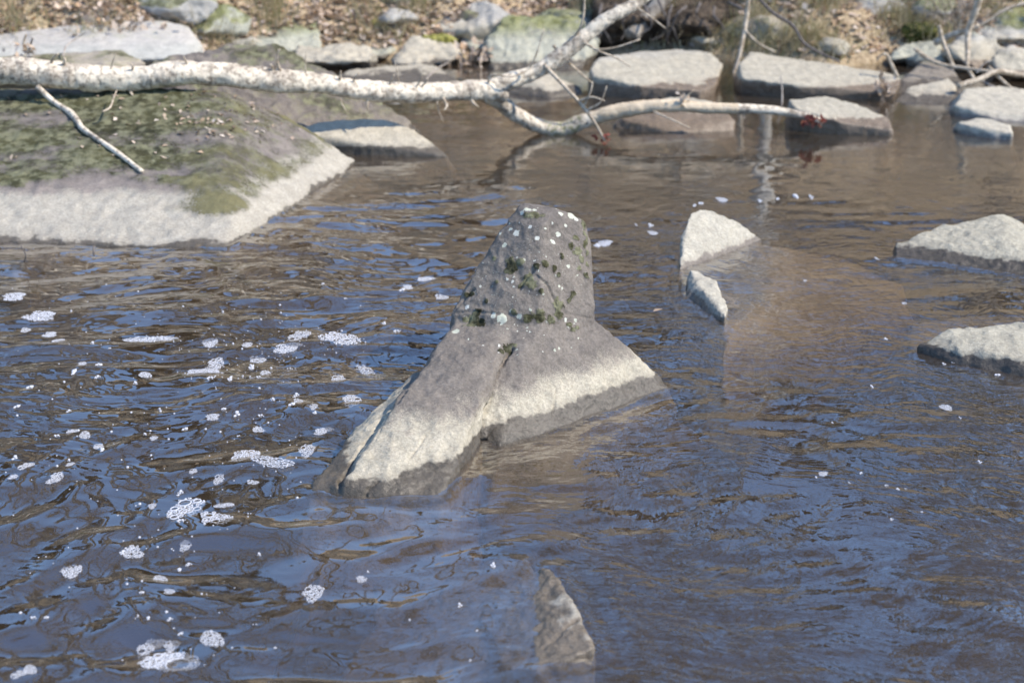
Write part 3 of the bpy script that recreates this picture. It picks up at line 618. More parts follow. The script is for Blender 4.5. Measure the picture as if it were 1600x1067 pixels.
# ================================================================== WOOD
def catmull(pts, n):
    p = np.asarray(pts, float); p = np.concatenate([[2 * p[0] - p[1]], p, [2 * p[-1] - p[-2]]])
    out = []
    for i in range(1, len(p) - 2):
        t = np.linspace(0, 1, n, endpoint=False)[:, None]
        a, b, c, d = p[i - 1], p[i], p[i + 1], p[i + 2]
        out.append(0.5 * (2 * b + (c - a) * t + (2 * a - 5 * b + 4 * c - d) * t ** 2 + (3 * b - a - 3 * c + d) * t ** 3))
    return np.concatenate(out + [p[-2:-1]])
def tube(pts, rad, seg=10, per=6, rough=0.0, freq=20, seed=0):
    """verts, quads of a closed tapering tube through pts"""
    q = catmull(np.concatenate([np.asarray([tuple(a) for a in pts]), np.asarray(rad, float)[:, None]], 1), per) if per > 1 else np.concatenate([np.asarray([tuple(a) for a in pts]), np.asarray(rad, float)[:, None]], 1)
    c, r = q[:, :3], np.maximum(q[:, 3], 0.0006)
    t = np.gradient(c, axis=0); t /= np.linalg.norm(t, axis=1)[:, None] + 1e-12
    ref = np.array([0.31, 0.17, 0.93]); ref = ref if abs(t[0] @ ref) < 0.9 else np.array([1.0, 0, 0])
    u = np.cross(t, ref); u /= np.linalg.norm(u, axis=1)[:, None] + 1e-12
    v = np.cross(t, u)
    a = np.linspace(0, 2 * math.pi, seg, endpoint=False)
    d = u[:, None] * np.cos(a)[None, :, None] + v[:, None] * np.sin(a)[None, :, None]
    V = c[:, None] + d * r[:, None, None]
    if rough:
        f = V.reshape(-1, 3); nz = fbm(f * freq, 3, seed) * 0.7 + 0.5 * fbm(f * freq * 3, 2, seed + 5)
        V = V + d * (nz.reshape(len(c), seg) * rough * r[:, None])[:, :, None]
    n = len(c); V = np.concatenate([V.reshape(-1, 3), c[:1], c[-1:]])
    i = np.arange((n - 1) * seg); k = i // seg; j = i % seg; j2 = (j + 1) % seg
    Q = np.stack([k * seg + j, k * seg + j2, (k + 1) * seg + j2, (k + 1) * seg + j], 1)
    jj = np.arange(seg); j3 = (jj + 1) % seg
    cap = np.concatenate([np.stack([j3, jj, np.full(seg, n * seg), np.full(seg, n * seg)], 1),
                          np.stack([(n - 1) * seg + jj, (n - 1) * seg + j3, np.full(seg, n * seg + 1), np.full(seg, n * seg + 1)], 1)])
    return V, Q, cap[:, :3]
def mesh_tubes(name, tubes):
    vs, fs, o = [], [], 0
    for V, Q, cap in tubes:
        vs.append(V); fs += (Q + o).tolist(); fs += (cap + o).tolist(); o += len(V)
    me = bpy.data.meshes.new(name); me.from_pydata(np.concatenate(vs).tolist(), [], fs); me.update(); return me
def pr(px, Y): return px * 0.5 * Y * 1.02 / FPX
def pix_tube(pts, seg=8, per=6, rough=0.0, freq=20, seed=0):       # pts: (px, py, Y, width in px)
    return tube([P(a, b, c) for a, b, c, d in pts], [pr(d, c) for a, b, c, d in pts], seg, per, rough, freq, seed)

def bark_mat():
    m = N('pale_bark'); p = m.pos()
    n1 = m.noise(p, 5, 4, 0.6); n2 = m.noise(p, 34, 5, 0.68); n3 = m.noise(p, 120, 3, 0.6); v = m.vor(m.scale(p, (0.7, 1, 1)), 42, 'DISTANCE_TO_EDGE')
    col = m.mix(m.ss(n2, 0.36, 0.54), (0.36, 0.30, 0.235), (0.78, 0.69, 0.555))
    col = m.mix(m.math('MULTIPLY', m.ss(n2, 0.28, 0.38, 1, 0), 0.7), col, (0.11, 0.10, 0.095))
    col = m.mix(m.math('MULTIPLY', m.ss(n1, 0.46, 0.60), 0.85), col, m.mix(m.ss(n2, 0.4, 0.6), (0.20, 0.165, 0.13), (0.50, 0.43, 0.35)))
    col = m.mix(m.math('MULTIPLY', m.ss(v, 0.0, 0.05, 1, 0), m.ss(n1, 0.45, 0.62, 0.0, 0.6)), col, (0.16, 0.14, 0.12))
    bare = m.attr('bare')
    wood = m.mix(m.ss(m.noise(m.scale(p, (2, 20, 20)), 3, 3), 0.35, 0.65), (0.54, 0.43, 0.30), (0.68, 0.57, 0.43))
    col = m.mix(m.ss(m.math('ADD', bare, m.math('MULTIPLY', m.math('SUBTRACT', n2, 0.5), 0.6)), 0.42, 0.58), col, wood)
    mo = m.attr('mossy')
    col = m.mix(m.ss(m.math('ADD', mo, m.math('MULTIPLY', m.math('SUBTRACT', n2, 0.5), 1.2)), 0.42, 0.6), col, m.mix(n3, (0.14, 0.13, 0.06), (0.44, 0.41, 0.27)))
    h = m.math('ADD', m.math('MULTIPLY', n2, 1.0), m.math('MULTIPLY', n3, 0.5))
    return m.done(m.bsdf(col, 0.9, m.bump(h, 0.7, 0.012), 0.2))
M_bark = bark_mat()
M_stick = simple_mat('weathered_stick', (0.30, 0.24, 0.175), (0.60, 0.51, 0.40), 25, 0.9)
M_twig = simple_mat('grey_twig', (0.26, 0.22, 0.19), (0.46, 0.41, 0.36), 30, 0.9)
M_dtwig = simple_mat('dark_twig', (0.09, 0.08, 0.075), (0.17, 0.15, 0.14), 30, 0.9)

ft = empty('fallen_tree', P(300, 140, 8.75)); inv = -Vector(ft.location)
tag(ft, 'forked fallen tree with white flaking bark lying across the mossy rock', 'fallen tree')
cr_ = random.Random(21)
def crook(pts, k=0.86, j=3.4): return [pts[0]] + [(a + cr_.uniform(-j, j), b + cr_.uniform(-j, j), c, d * k * cr_.uniform(.93, 1.07)) for a, b, c, d in pts[1:-1]] + [pts[-1]]
def part(name, tubes, mat, parent):
    me = mesh_tubes(name, tubes); me.transform(Matrix.Translation(-Vector(parent.location))); return link(name, me, mat, parent)
tp = [(-90, 108, 8.55, 46), (-20, 112, 8.58, 44), (40, 114, 8.62, 48), (130, 122, 8.66, 46), (210, 126, 8.70, 42), (265, 120, 8.72, 42), (310, 116, 8.75, 44), (420, 124, 8.88, 40), (500, 134, 9.0, 36), (560, 143, 9.08, 34), (640, 148, 9.2, 33), (700, 141, 9.3, 34), (765, 143, 9.42, 36), (790, 150, 9.46, 22)]
part('trunk', [pix_tube(crook(tp), 30, 30, 0.22, 9, 3)], M_bark, ft)
ul = [(752, 146, 9.42, 30), (790, 134, 9.45, 30), (830, 114, 9.5, 29), (870, 88, 9.53, 27), (915, 54, 9.57, 25), (960, 25, 9.6, 23), (1000, 0, 9.65, 21), (1060, -50, 9.75, 17), (1130, -110, 9.9, 12), (1200, -150, 10.0, 6)]
part('limb', [pix_tube(crook(ul), 22, 26, 0.22, 11, 5)], M_bark, ft)
ll = [(748, 140, 9.42, 32), (778, 158, 9.5, 30), (800, 177, 9.58, 28), (835, 193, 9.64, 27), (876, 202, 9.66, 28), (920, 190, 9.64, 27), (970, 174, 9.62, 27), (1040, 168, 9.60, 25), (1100, 167, 9.60, 21), (1150, 169, 9.60, 18), (1200, 173, 9.6, 15), (1245, 179, 9.6, 13), (1285, 191, 9.58, 11)]
lo = part('limb', [pix_tube(crook(ll), 22, 24, 0.18, 12, 7)], M_bark, ft)
cx = get_co(lo.data)[:, 0] + ft.location.x
xa, xb, xc, xd = P(905, 190, 9.64).x, P(940, 185, 9.63).x, P(1140, 168, 9.6).x, P(1165, 170, 9.6).x
attr(lo.data, 'bare', sstep(xa, xb, cx) * sstep(xd, xc, cx))
x1, x2, x3, x4 = P(820, 190, 9.6).x, P(860, 200, 9.65).x, P(905, 195, 9.64).x, P(925, 190, 9.64).x
attr(lo.data, 'mossy', 0.50 * sstep(x1, x2, cx) * sstep(x4, x3, cx))
for pts in ([(850, 102, 9.48, 7), (875, 128, 9.40, 6), (905, 160, 9.34, 6), (928, 190, 9.30, 5), (945, 220, 9.30, 3)],
            [(905, 158, 9.34, 4), (925, 152, 9.30, 3), (945, 158, 9.28, 2)], [(912, 168, 9.33, 3), (922, 145, 9.3, 3), (926, 128, 9.3, 2)], [(918, 172, 9.32, 3), (938, 160, 9.3, 2.5), (948, 135, 9.3, 1.5)],
            [(905, 62, 9.56, 5), (935, 80, 9.5, 4), (965, 92, 9.5, 3), (985, 105, 9.5, 2)], [(930, 78, 9.5, 3), (960, 75, 9.5, 2.5), (1000, 62, 9.5, 2)],
            [(895, 62, 9.56, 5), (908, 40, 9.5, 4), (913, 10, 9.5, 3), (912, -40, 9.5, 2)], [(762, 140, 9.4, 4), (768, 118, 9.35, 3.5), (800, 120, 9.35, 3), (826, 108, 9.4, 3), (838, 85, 9.4, 2.5), (850, 45, 9.4, 1.5)],
            [(690, 150, 9.25, 5), (698, 165, 9.18, 4), (694, 172, 9.15, 2)], [(1072, 168, 9.58, 4), (1064, 160, 9.5, 3), (1085, 140, 9.5, 2)], [(1015, 172, 9.58, 3.5), (1045, 185, 9.52, 3), (1078, 200, 9.5, 2)],
            [(865, 72, 9.54, 5), (885, 95, 9.6, 4), (925, 130, 9.6, 2.5)], [(985, 8, 9.62, 4), (1010, 22, 9.6, 3), (1040, 45, 9.6, 2)], [(1160, 170, 9.6, 4), (1163, 186, 9.58, 3)]):
    part('twig', [pix_tube(pts, 6, 6, 0.05, 40, 2)], M_stick, ft)

for k in range(22):                     # snapped stubs and fine side twigs along the trunk
    i_ = cr_.randrange(1, len(tp) - 2); a, b, c, d = tp[i_]; a2, b2, c2, d2 = tp[i_ + 1]; f = cr_.random(); a, b, c, d = a + (a2 - a) * f, b + (b2 - b) * f, c + (c2 - c) * f, d + (d2 - d) * f
    up_ = cr_.choice((-1, -1, 1)); L_ = cr_.uniform(6, 14) if k % 3 else cr_.uniform(18, 38); w_ = cr_.uniform(3, 6) if k % 3 else 2.2
    x2 = a + cr_.uniform(-10, 16); part('stub' if k % 3 else 'twig', [pix_tube([(a, b + up_ * d * .3, c - .03, w_), ((a + x2) / 2 + cr_.uniform(-3, 3), b + up_ * (d * .45 + L_ * .4), c - .05, w_ * .8), (x2, b + up_ * (d * .45 + L_), c - .06, w_ * .45)], 6, 4, 0.1, 40, k)], M_stick, ft)
def stick(pts, mat, label, name='stick', seg=8, forks=()):
    if pts[0][2] > 10.5: pts = [(a, b, c, d * 0.78) for a, b, c, d in pts]
    o = link(name, mesh_tubes(name, [pix_tube(pts, seg, 8, 0.12, 45, len(label))]), mat)
    recenter(o, P(*pts[0][:3])); tag(o, label, 'stick', 'dead sticks'); return o
def on_big(px, py, wd):
    h = bv.ray_cast(Vector((0, 0, CAM_H)), ray(px, py).normalized())[0]
    return (px, py, h.y - 0.035, wd)
stick([(58, 136, 8.55, 9)] + [on_big(*a) for a in ((85, 160, 8), (112, 178, 10), (128, 200, 9), (150, 216, 8), (185, 240, 8), (222, 268, 7))], M_bark, 'crooked pale stick lying down the mossy face of the big rock', seg=10)
stick([(1172, -30, 12.4, 9), (1166, 30, 12.4, 9), (1158, 75, 12.3, 8), (1148, 110, 12.25, 7), (1134, 136, 12.2, 5)], M_stick, 'pale branch hanging down between the two long slabs')
stick([(1164, 48, 12.35, 5), (1185, 68, 12.3, 4), (1212, 82, 12.3, 3)], M_stick, 'short side twig off the pale hanging branch')
stick([(1170, -20, 11.9, 6), (1205, 18, 11.9, 7), (1238, 40, 11.9, 7), (1255, 66, 11.9, 6), (1280, 82, 11.9, 5), (1312, 97, 11.9, 4)], M_dtwig, 'dark leaning branch crossing the bank above the long slab')
stick([(1402, 120, 11.3, 8), (1394, 103, 11.3, 7), (1385, 86, 11.3, 6), (1376, 87, 11.3, 3), (1370, 96, 11.3, 2)], M_stick, 'short bent stick standing on the end of the long slab')
stick([(1538, -30, 11.9, 16), (1525, 15, 11.9, 15), (1513, 50, 11.9, 13), (1512, 80, 11.8, 10), (1512, 105, 11.7, 8), (1522, 124, 11.6, 6)], M_stick, 'thick pale upright branch at right')
stick([(1460, 68, 12.0, 13), (1480, 58, 12.0, 13), (1505, 50, 11.95, 11), (1530, 40, 11.9, 8)], M_stick, 'short white broken branch lying across the upright one')
stick([(1467, 40, 11.8, 8), (1472, 62, 11.8, 9), (1480, 82, 11.75, 8), (1490, 106, 11.7, 7)], M_stick, 'pale stick stub leaning on the brown grey rock')
stick([(1428, 76, 11.6, 7), (1450, 92, 11.55, 9), (1475, 102, 11.5, 7), (1515, 108, 11.4, 7), (1560, 114, 11.3, 7), (1640, 122, 11.2, 6)], M_stick, 'long grey branch lying level over the dark hollow')
stick([(1496, 135, 10.9, 12), (1530, 124, 10.95, 11), (1560, 112, 11.0, 10), (1600, 118, 11.05, 8), (1680, 125, 11.1, 6)], M_stick, 'cream snapped branch resting on the smooth right hand rock')
stick([(1640, -5, 12.0, 7), (1580, 12, 12.0, 7), (1545, 32, 12.0, 6), (1520, 48, 12.0, 4)], M_stick, 'thin grey branch slanting in from the upper right corner')
stick([(1545, 105, 11.1, 6), (1565, 125, 11.0, 6), (1595, 150, 10.9, 4)], M_stick, 'thin twig leaning down onto the smooth right hand rock')
stick([(1528, 122, 11.1, 5), (1550, 135, 11.0, 4), (1575, 142, 10.95, 3)], M_twig, 'short grey twig under the cream snapped branch')
stick([(1525, 115, 11.3, 4), (1538, 100, 11.3, 3), (1552, 94, 11.3, 2)], M_twig, 'fine twig pointing up beside the dark hollow')
stick([(41, 84, 9.7, 5), (37, 68, 9.7, 4), (41, 54, 9.7, 3)], M_stick, 'small pale upright twig on the tan flat rock')
stick([(44, 85, 9.75, 4), (48, 70, 9.75, 3), (51, 60, 9.75, 3)], M_dtwig, 'small dark upright twig on the tan flat rock')
stick([(98, 88, 9.7, 2.5), (104, 72, 9.8, 2.5), (120, 60, 9.9, 2), (136, 50, 9.9, 1.5)], M_twig, 'thin curved twig behind the thick end of the trunk')
stick([(147, 400, 6.6, 3), (146, 390, 6.62, 3), (147, 381, 6.65, 2)], M_dtwig, 'tiny dark twig poking from the water below the mossy rock')
stick([(38, 410, 6.62, 2), (40, 398, 6.62, 2), (33, 384, 6.65, 2)], M_dtwig, 'tiny curved twig beside the small dark stone')
stick([(665, 125, 11.8, 3), (680, 110, 12.0, 3), (700, 98, 12.2, 2)], M_twig, 'thin twig leaning on the low flat cream rock')
stick([(1222, 165, 10.8, 3), (1222, 140, 10.9, 3), (1220, 118, 10.95, 2)], M_twig, 'thin upright twig in the water before the long slab')
stick([(160, 175, 8.2, 3), (172, 168, 8.25, 3), (178, 152, 8.4, 2), (182, 142, 8.5, 2)], M_stick, 'thin dry stem leaning on the trunk from the mossy rock')

# ------------------------------------------------------------------ trees of the far bank
M_treebark = simple_mat('tree_bark', (0.16, 0.135, 0.11), (0.40, 0.36, 0.31), 6, 0.95, stretch=(3, 3, 0.6), bump=0.6, bd=0.03)
M_palebark = simple_mat('pale_tree_bark', (0.34, 0.31, 0.27), (0.66, 0.63, 0.57), 5, 0.95, stretch=(3, 3, 0.6), bump=0.4, bd=0.02)
M_branch = simple_mat('tree_twigs', (0.22, 0.18, 0.13), (0.46, 0.39, 0.28), 3, 0.95, bump=0.0)
M_oakleaf = leaf_mat('clinging_leaves', [(0.05, 0.035, 0.015), (0.14, 0.095, 0.04), (0.10, 0.09, 0.03), (0.18, 0.13, 0.06)])
def leaf_quads(C_, size, rnd, flat=0.0):
    n = len(C_); a = rnd.random(n) * 6.283; tilt = rnd.normal(0, 0.35 if flat else 1.0, n); roll = rnd.normal(0, 0.35 if flat else 1.0, n)
    s = size * rnd.uniform(0.6, 1.3, n)
    u = np.stack([np.cos(a) * np.cos(tilt), np.sin(a) * np.cos(tilt), np.sin(tilt)], 1)
    v0 = np.stack([-np.sin(a), np.cos(a), 0 * a], 1); nn = np.cross(u, v0)
    v = v0 * np.cos(roll)[:, None] + nn * np.sin(roll)[:, None]; nn = np.cross(u, v)
    S = s[:, None]; curl = rnd.uniform(-0.05, 0.35, n)[:, None]
    pts = [C_ - u * S * 0.55, C_ - u * S * 0.1 + v * S * 0.34 + nn * S * curl, C_ + u * S * 0.55 + nn * S * curl * 0.5, C_ - u * S * 0.1 - v * S * 0.34 + nn * S * curl * 0.8]
    V = np.stack(pts, 1).reshape(-1, 3); b = np.arange(n)[:, None] * 4
    Fc = np.concatenate([b + np.array([0, 1, 2]), b + np.array([0, 2, 3])])
    return V, Fc, np.repeat(rnd.random(n), 4)
def tree_meshes(seed, H, r0, leafy=False, spread=1.0):
    rn = random.Random(seed); npr = np.random.default_rng(seed)
    trunk, twigs, tips = [], [], []
    def grow(p, d, L, r, depth):
        n = 4; pts = [p]; rad = [r]; q = p.copy(); dd = d.copy()
        for k in range(n):
            dd = (dd + Vector((rn.gauss(0, .10), rn.gauss(0, .10), rn.gauss(0.03, .06)))).normalized(); q = q + dd * (L / n); pts.append(q.copy()); rad.append(r * (1 - 0.55 * (k + 1) / n))
        (trunk if depth < 2 else twigs).append(tube(pts, rad, 8 if depth == 0 else 5 if depth == 1 else 3, 2 if depth < 2 else 1))
        if depth >= 4: tips.append(q.copy()); return
        cnt = [9, 5, 4, 3][depth]
        for j in range(cnt):
            f = rn.uniform(0.32 if depth == 0 else 0.25, 1.0); i = min(int(f * n), n - 1); t = f * n - i
            b = pts[i].lerp(pts[i + 1], t)
            side = Vector((rn.gauss(0, 1), rn.gauss(0, 1), rn.gauss(0.25, .4))).normalized()
            nd = (dd * rn.uniform(.35, .8) + side * spread * rn.uniform(.6, 1.0)).normalized()
            grow(b, nd, L * rn.uniform(.38, .58), max(r * (1 - 0.55 * f) * rn.uniform(.38, .6), 0.006), depth + 1)
    grow(Vector((0, 0, -0.3)), Vector((rn.gauss(0, .05), rn.gauss(0, .05), 1)).normalized(), H, r0, 0)
    tm = mesh_tubes('trunk', trunk); cm = mesh_tubes('crown', twigs)
    lm = None
    if leafy:
        T = np.array([tuple(t) for t in tips]); T = np.repeat(T, 12, 0) + npr.normal(0, 0.24, (len(T) * 12, 3))
        V, Fc, ti = leaf_quads(T, 0.16, npr); lm = mesh_np('leaves', V, Fc); attr(lm, 'tint', ti)
    return tm, cm, lm
kinds = [tree_meshes(1, 12, 0.17), tree_meshes(2, 14, 0.21, spread=0.8), tree_meshes(3, 10, 0.13), tree_meshes(4, 13, 0.2, True, 0.9)]
tree_spots = [(-14, 17, 0, 1.1), (-11.5, 20, 3, 1.0), (-9, 17, 0, 1.0), (-7.5, 23, 1, 1.0), (-6.2, 17, 0, 0.9), (-4.9, 15.6, 1, 0.9), (-4.4, 23, 1, 0.8), (-3.3, 17.5, 0, 0.95), (-2.2, 26, 2, 0.9), (0.4, 28, 2, 1.0), (2.0, 26, 0, 0.8), (3.2, 17, 3, 0.95), (4.8, 22, 0, 0.9), (6.2, 17.5, 3, 1.0), (8.0, 16.5, 3, 1.0), (9.5, 22, 1, 1.1), (12, 18, 0, 1.0), (15, 24, 1, 1.2)]
ORD = ['first', 'second', 'third', 'fourth', 'fifth', 'sixth', 'seventh', 'eighth', 'ninth', 'tenth', 'eleventh', 'twelfth', 'thirteenth', 'fourteenth', 'fifteenth', 'sixteenth', 'seventeenth', 'eighteenth', 'nineteenth', 'twentieth']
tcount = {True: 0, False: 0}
for i, (x, y, k, s_) in enumerate(tree_spots):
    t = empty('tree', (x, y, float(ground_z([x], [y])[0]))); t.rotation_euler = (0, 0, i * 1.9); t.scale = (s_, s_, s_)
    tm, cm, lm = kinds[k]
    link('trunk', tm, M_treebark, t); link('crown', cm, M_branch, t, smooth=False)
    if lm: link('leaves', lm, M_oakleaf, t, smooth=False)
    od = ORD[tcount[k == 3]]; tcount[k == 3] += 1
    if k == 3: tag(t, od + ' from the left of the trees holding brown leaves on the far slope', 'tree', 'leafy trees on the far slope')
    else: tag(t, od + ' from the left of the leafless trees high on the far slope', 'tree', 'bare trees on the far slope')
# the dark mass of young conifers up the hillside: one wood nobody could count
M_fir = leaf_mat('conifer_needles', [(0.025, 0.03, 0.012), (0.05, 0.05, 0.02), (0.08, 0.07, 0.03)])
wr = np.random.default_rng(3); pc = []; stems = []
for k in range(34):
    x = wr.uniform(-22, 22); y = wr.uniform(22.5, 36); z0 = float(ground_z([x], [y])[0]); hgt = wr.uniform(2.6, 6.2) * (0.7 if abs(x) < 3 else 1.0)
    t = wr.random(420) ** 0.7; a_ = wr.uniform(0, 6.283, 420); r_ = (1 - t) * hgt * 0.24 * wr.uniform(.4, 1.15, 420) + 0.05
    pc.append(np.stack([x + r_ * np.cos(a_), y + r_ * np.sin(a_), z0 + 0.3 + t * hgt - r_ * 0.25], 1))
    stems.append(tube([(x, y, z0 - .2), (x, y, z0 + hgt * .5), (x, y, z0 + hgt)], [.09, .06, .01], 5, 1))
V, Fc, ti = leaf_quads(np.concatenate(pc), 0.34, wr); wm_ = mesh_np('woodland', V, Fc); attr(wm_, 'tint', ti)
wood = tag(link('woodland', wm_, M_fir, smooth=False), 'dark young conifers massed on the hillside, mirrored in the river', 'woodland', kind='stuff')
link('trunks', mesh_tubes('trunks', stems), M_treebark, wood)
def lean_trunk(pts, mat, label):
    t = empty('tree', P(*pts[0][:3])); part('trunk', [pix_tube(pts, 12, 8, 0.12, 9, 4)], mat, t)
    a = P(*pts[-1][:3]); rn = random.Random(len(label)); tw = []
    d = (P(*pts[-1][:3]) - P(*pts[-2][:3])).normalized()
    for k in range(26):
        e = a - d * rn.uniform(0, 1.2); q = [e]
        v = (d + Vector((rn.gauss(0, .6), rn.gauss(0, .6), rn.gauss(.3, .3)))).normalized()
        for j in range(4): v = (v + Vector((rn.gauss(0, .2), rn.gauss(0, .2), .05))).normalized(); q.append(q[-1] + v * rn.uniform(.25, .5))
        tw.append(tube(q, [.02, .016, .012, .008, .004], 4, 2))
    part('crown', tw, M_branch, t); tag(t, label, 'tree')
lean_trunk([(1206, 72, 13.3, 32), (1204, 50, 13.35, 24), (1206, 20, 13.4, 21), (1210, -40, 13.5, 20), (1220, -200, 13.8, 19), (1235, -500, 14.3, 17), (1240, -900, 14.8, 12)], M_palebark, 'pale tree trunk rooted on the bank above the hanging branch')
lean_trunk([(78, 40, 12.8, 20), (92, 14, 12.9, 17), (110, -20, 13.0, 15), (170, -120, 13.3, 14), (260, -300, 13.7, 12), (330, -600, 14.2, 8)], M_palebark, 'white leaning sapling trunk above the long smooth boulder')
lean_trunk([(985, 58, 13.0, 26), (1005, 35, 13.1, 24), (1035, 0, 13.2, 24), (1090, -70, 13.4, 22), (1180, -220, 13.8, 20), (1260, -500, 14.4, 14)], M_treebark, 'dark leaning trunk behind the rising limb')

# ------------------------------------------------------------------ bank cover
npr = np.random.default_rng(12)
M_litter = leaf_mat('leaf_litter', [(0.20, 0.145, 0.10), (0.47, 0.36, 0.26), (0.66, 0.54, 0.43), (0.50, 0.34, 0.22), (0.78, 0.69, 0.60), (0.34, 0.25, 0.18), (0.72, 0.60, 0.52)])
n = 34000
x = npr.uniform(-8, 8, n); d = npr.gamma(1.6, 0.75, n) + 0.08; y = shore(x) + d
cl = fbm(arr(x * 1.3, y * 1.3, 0 * x), 3, 5); keep = npr.random(n) < 0.25 + 1.1 * sstep(-0.45, 0.25, cl); x, y = x[keep], y[keep]
z = ground_z(x, y) + 0.012 + npr.random(len(x)) * 0.02
V, Fc, ti = leaf_quads(arr(x, y, z), 0.075, npr, 1)
lm = mesh_np('leaf_litter', V, Fc); attr(lm, 'tint', ti)
tag(link('leaf_litter', lm, M_litter, smooth=False), 'tan and brown fallen leaves carpeting the far bank', 'leaves', kind='stuff')
# dry grass and roots hanging on the bank
M_grass = leaf_mat('dry_grass', [(0.36, 0.29, 0.16), (0.58, 0.48, 0.31), (0.48, 0.41, 0.26), (0.34, 0.33, 0.15), (0.66, 0.58, 0.42)])
vs, fs, ts, o_ = [], [], [], 0
clumps = [(-5.3, 60), (-4.7, 50), (-4.2, 50), (-3.4, 40), (-2.6, 60), (-2.0, 70), (-1.3, 60), (-0.9, 70), (-0.5, 40), (0.9, 90), (1.25, 90), (1.6, 110), (1.95, 80), (2.3, 110), (2.7, 110), (3.1, 90), (3.5, 80), (3.9, 60), (4.5, 60), (5.2, 50)]
for cxx, cnt in clumps:
    for rep_ in range(4):
        bx = cxx + npr.normal(0, .18); by = float(shore([bx])[0]) + npr.uniform(.15, 1.3)
        for q in range(cnt):
            x0 = bx + npr.normal(0, .09); y0 = by + npr.normal(0, .07); z0 = float(0.62 * (y0 - shore([x0])[0])) if y0 - shore([x0])[0] < 0.9 else 0.56
            L = npr.uniform(.15, .5); a = npr.uniform(0, 6.283); lean = npr.uniform(.2, 1.0); wd = npr.uniform(.003, .007)
            dx, dy = math.cos(a) * lean, math.sin(a) * lean - 0.35
            pts = []
            for k in range(4):
                t = k / 3; pts.append((x0 + dx * L * t * t, y0 + dy * L * t * t, z0 + L * (t * 0.9 - lean * 0.75 * t * t)))
            for k, pp in enumerate(pts):
                ww = wd * (1 - k / 3.3); vs += [(pp[0] - ww, pp[1], pp[2]), (pp[0] + ww, pp[1], pp[2])]
            fs += [(o_ + 2 * k, o_ + 2 * k + 1, o_ + 2 * k + 3, o_ + 2 * k + 2) for k in range(3)]; ts += [npr.random()] * 8; o_ += 8
gmesh = mesh_np('dry_grass', vs, fs); attr(gmesh, 'tint', ts)
tag(link('dry_grass', gmesh, M_grass, smooth=False), 'dry straw coloured grass drooping along the far bank', 'grass', kind='stuff')
# leafless shrubs on the bank
def shrub_mesh(seed):
    rn = random.Random(seed); tw = []
    for k in range(46):
        p = Vector((rn.gauss(0, .08), rn.gauss(0, .08), -.05)); v = Vector((rn.gauss(0, .6), rn.gauss(0, .6), rn.uniform(.5, 1.2))).normalized(); q = [p]
        L = rn.uniform(.10, .22)
        for j in range(4):
            v = (v + Vector((rn.gauss(0, .25), rn.gauss(0, .25), rn.gauss(0, .2)))).normalized(); q.append(q[-1] + v * L)
        tw.append(tube(q, [.007, .006, .005, .0035, .002], 3, 2))
        for j in range(3):
            b = q[rn.randint(1, 3)]; v2 = (v + Vector((rn.gauss(0, .8), rn.gauss(0, .8), rn.gauss(0, .5)))).normalized()
            tw.append(tube([b, b + v2 * L * .7, b + v2 * L * 1.4 + Vector((0, 0, rn.gauss(0, .05)))], [.004, .003, .0015], 3, 1))
    return mesh_tubes('shrub', tw)
sm = [shrub_mesh(s_) for s_ in (1, 2, 3)]
for i, (x, d) in enumerate([(-5.6, .8), (-4.9, 1.4), (-4.1, 1.1), (-3.3, 1.5), (-2.5, 1.0), (-1.9, 1.5), (-1.2, 1.2), (-.5, 1.3), (.3, 1.0), (.8, 1.4), (1.2, .9), (1.7, 1.3), (2.2, 1.0), (2.7, 1.4), (3.1, .9), (3.6, 1.3), (4.0, .45), (4.2, 1.1), (4.8, 1.5), (5.6, 1.2)]):
    y = float(shore([x])[0]) + d
    o = link('shrub', sm[i % 3], M_twig); o.location = (x, y, float(ground_z([x], [y])[0])); o.rotation_euler = (0, 0, i * 2.1); o.scale = [0.75 + 0.1 * (i % 4)] * 3
    tag(o, ORD[i] + ' from the left of the low leafless shrubs along the far bank', 'shrub', 'leafless shrubs on the far bank')
# moss cushions
M_moss = simple_mat('moss', (0.17, 0.17, 0.04), (0.38, 0.36, 0.11), 18, 0.95, c3=(0.10, 0.09, 0.03), bump=0.8, bd=0.02)
M_moss2 = simple_mat('dark_moss', (0.04, 0.05, 0.015), (0.14, 0.14, 0.04), 18, 0.95, bump=0.8, bd=0.02)
for i, (px, py, Yd, rx, rz, mt, lab) in enumerate([(478, 34, 13.25, 16, 15, M_moss, 'yellow green moss cushion above the lichen covered boulder'), (575, 36, 13.4, 34, 12, M_moss, 'bright moss cushion capping the square bank rock'),
        (748, 30, 13.35, 18, 16, M_moss, 'small round moss cushion beside the big blocky rock'), (680, 58, 13.05, 30, 8, M_moss, 'flat moss cushion behind the tilted tan rock'), (1440, 44, 13.0, 26, 12, M_moss2, 'dark moss cushion on the green grey bank rock'),
        (1500, 14, 13.4, 40, 14, M_moss2, 'wide dark moss cushion above the dead sticks'), (1590, 6, 13.5, 30, 14, M_moss, 'moss cushion at the upper right corner'), (1060, 20, 13.4, 30, 14, M_moss2, 'dark moss cushion on the shaded bank above the first slab')]):
    c = P(px, py, Yd); r = pr(rx * 2.2, Yd); h = pr(rz * 1.1, Yd)
    pts = [c + Vector((r * math.cos(a) * math.cos(b), r * 0.8 * math.sin(a) * math.cos(b), h * math.sin(b))) for a in np.linspace(0, 6.28, 11)[:-1] for b in (-1.2, -.6, 0, .5, .95, 1.4)]
    pts += [Vector((c.x + r * math.cos(a) * .6, c.y + 0.1 + r * .6 * math.sin(a), c.z - 0.35)) for a in (0, 1.57, 3.14, 4.71)]
    o = rock('moss_cushion', [pts], mt, voxel=0.016, smooth=2, amp=0.07, freq=7, seed=300 + i, fine=0.025, chip=0.03, label=lab, group='moss cushions on the bank', cat='moss'); origin_base(o)
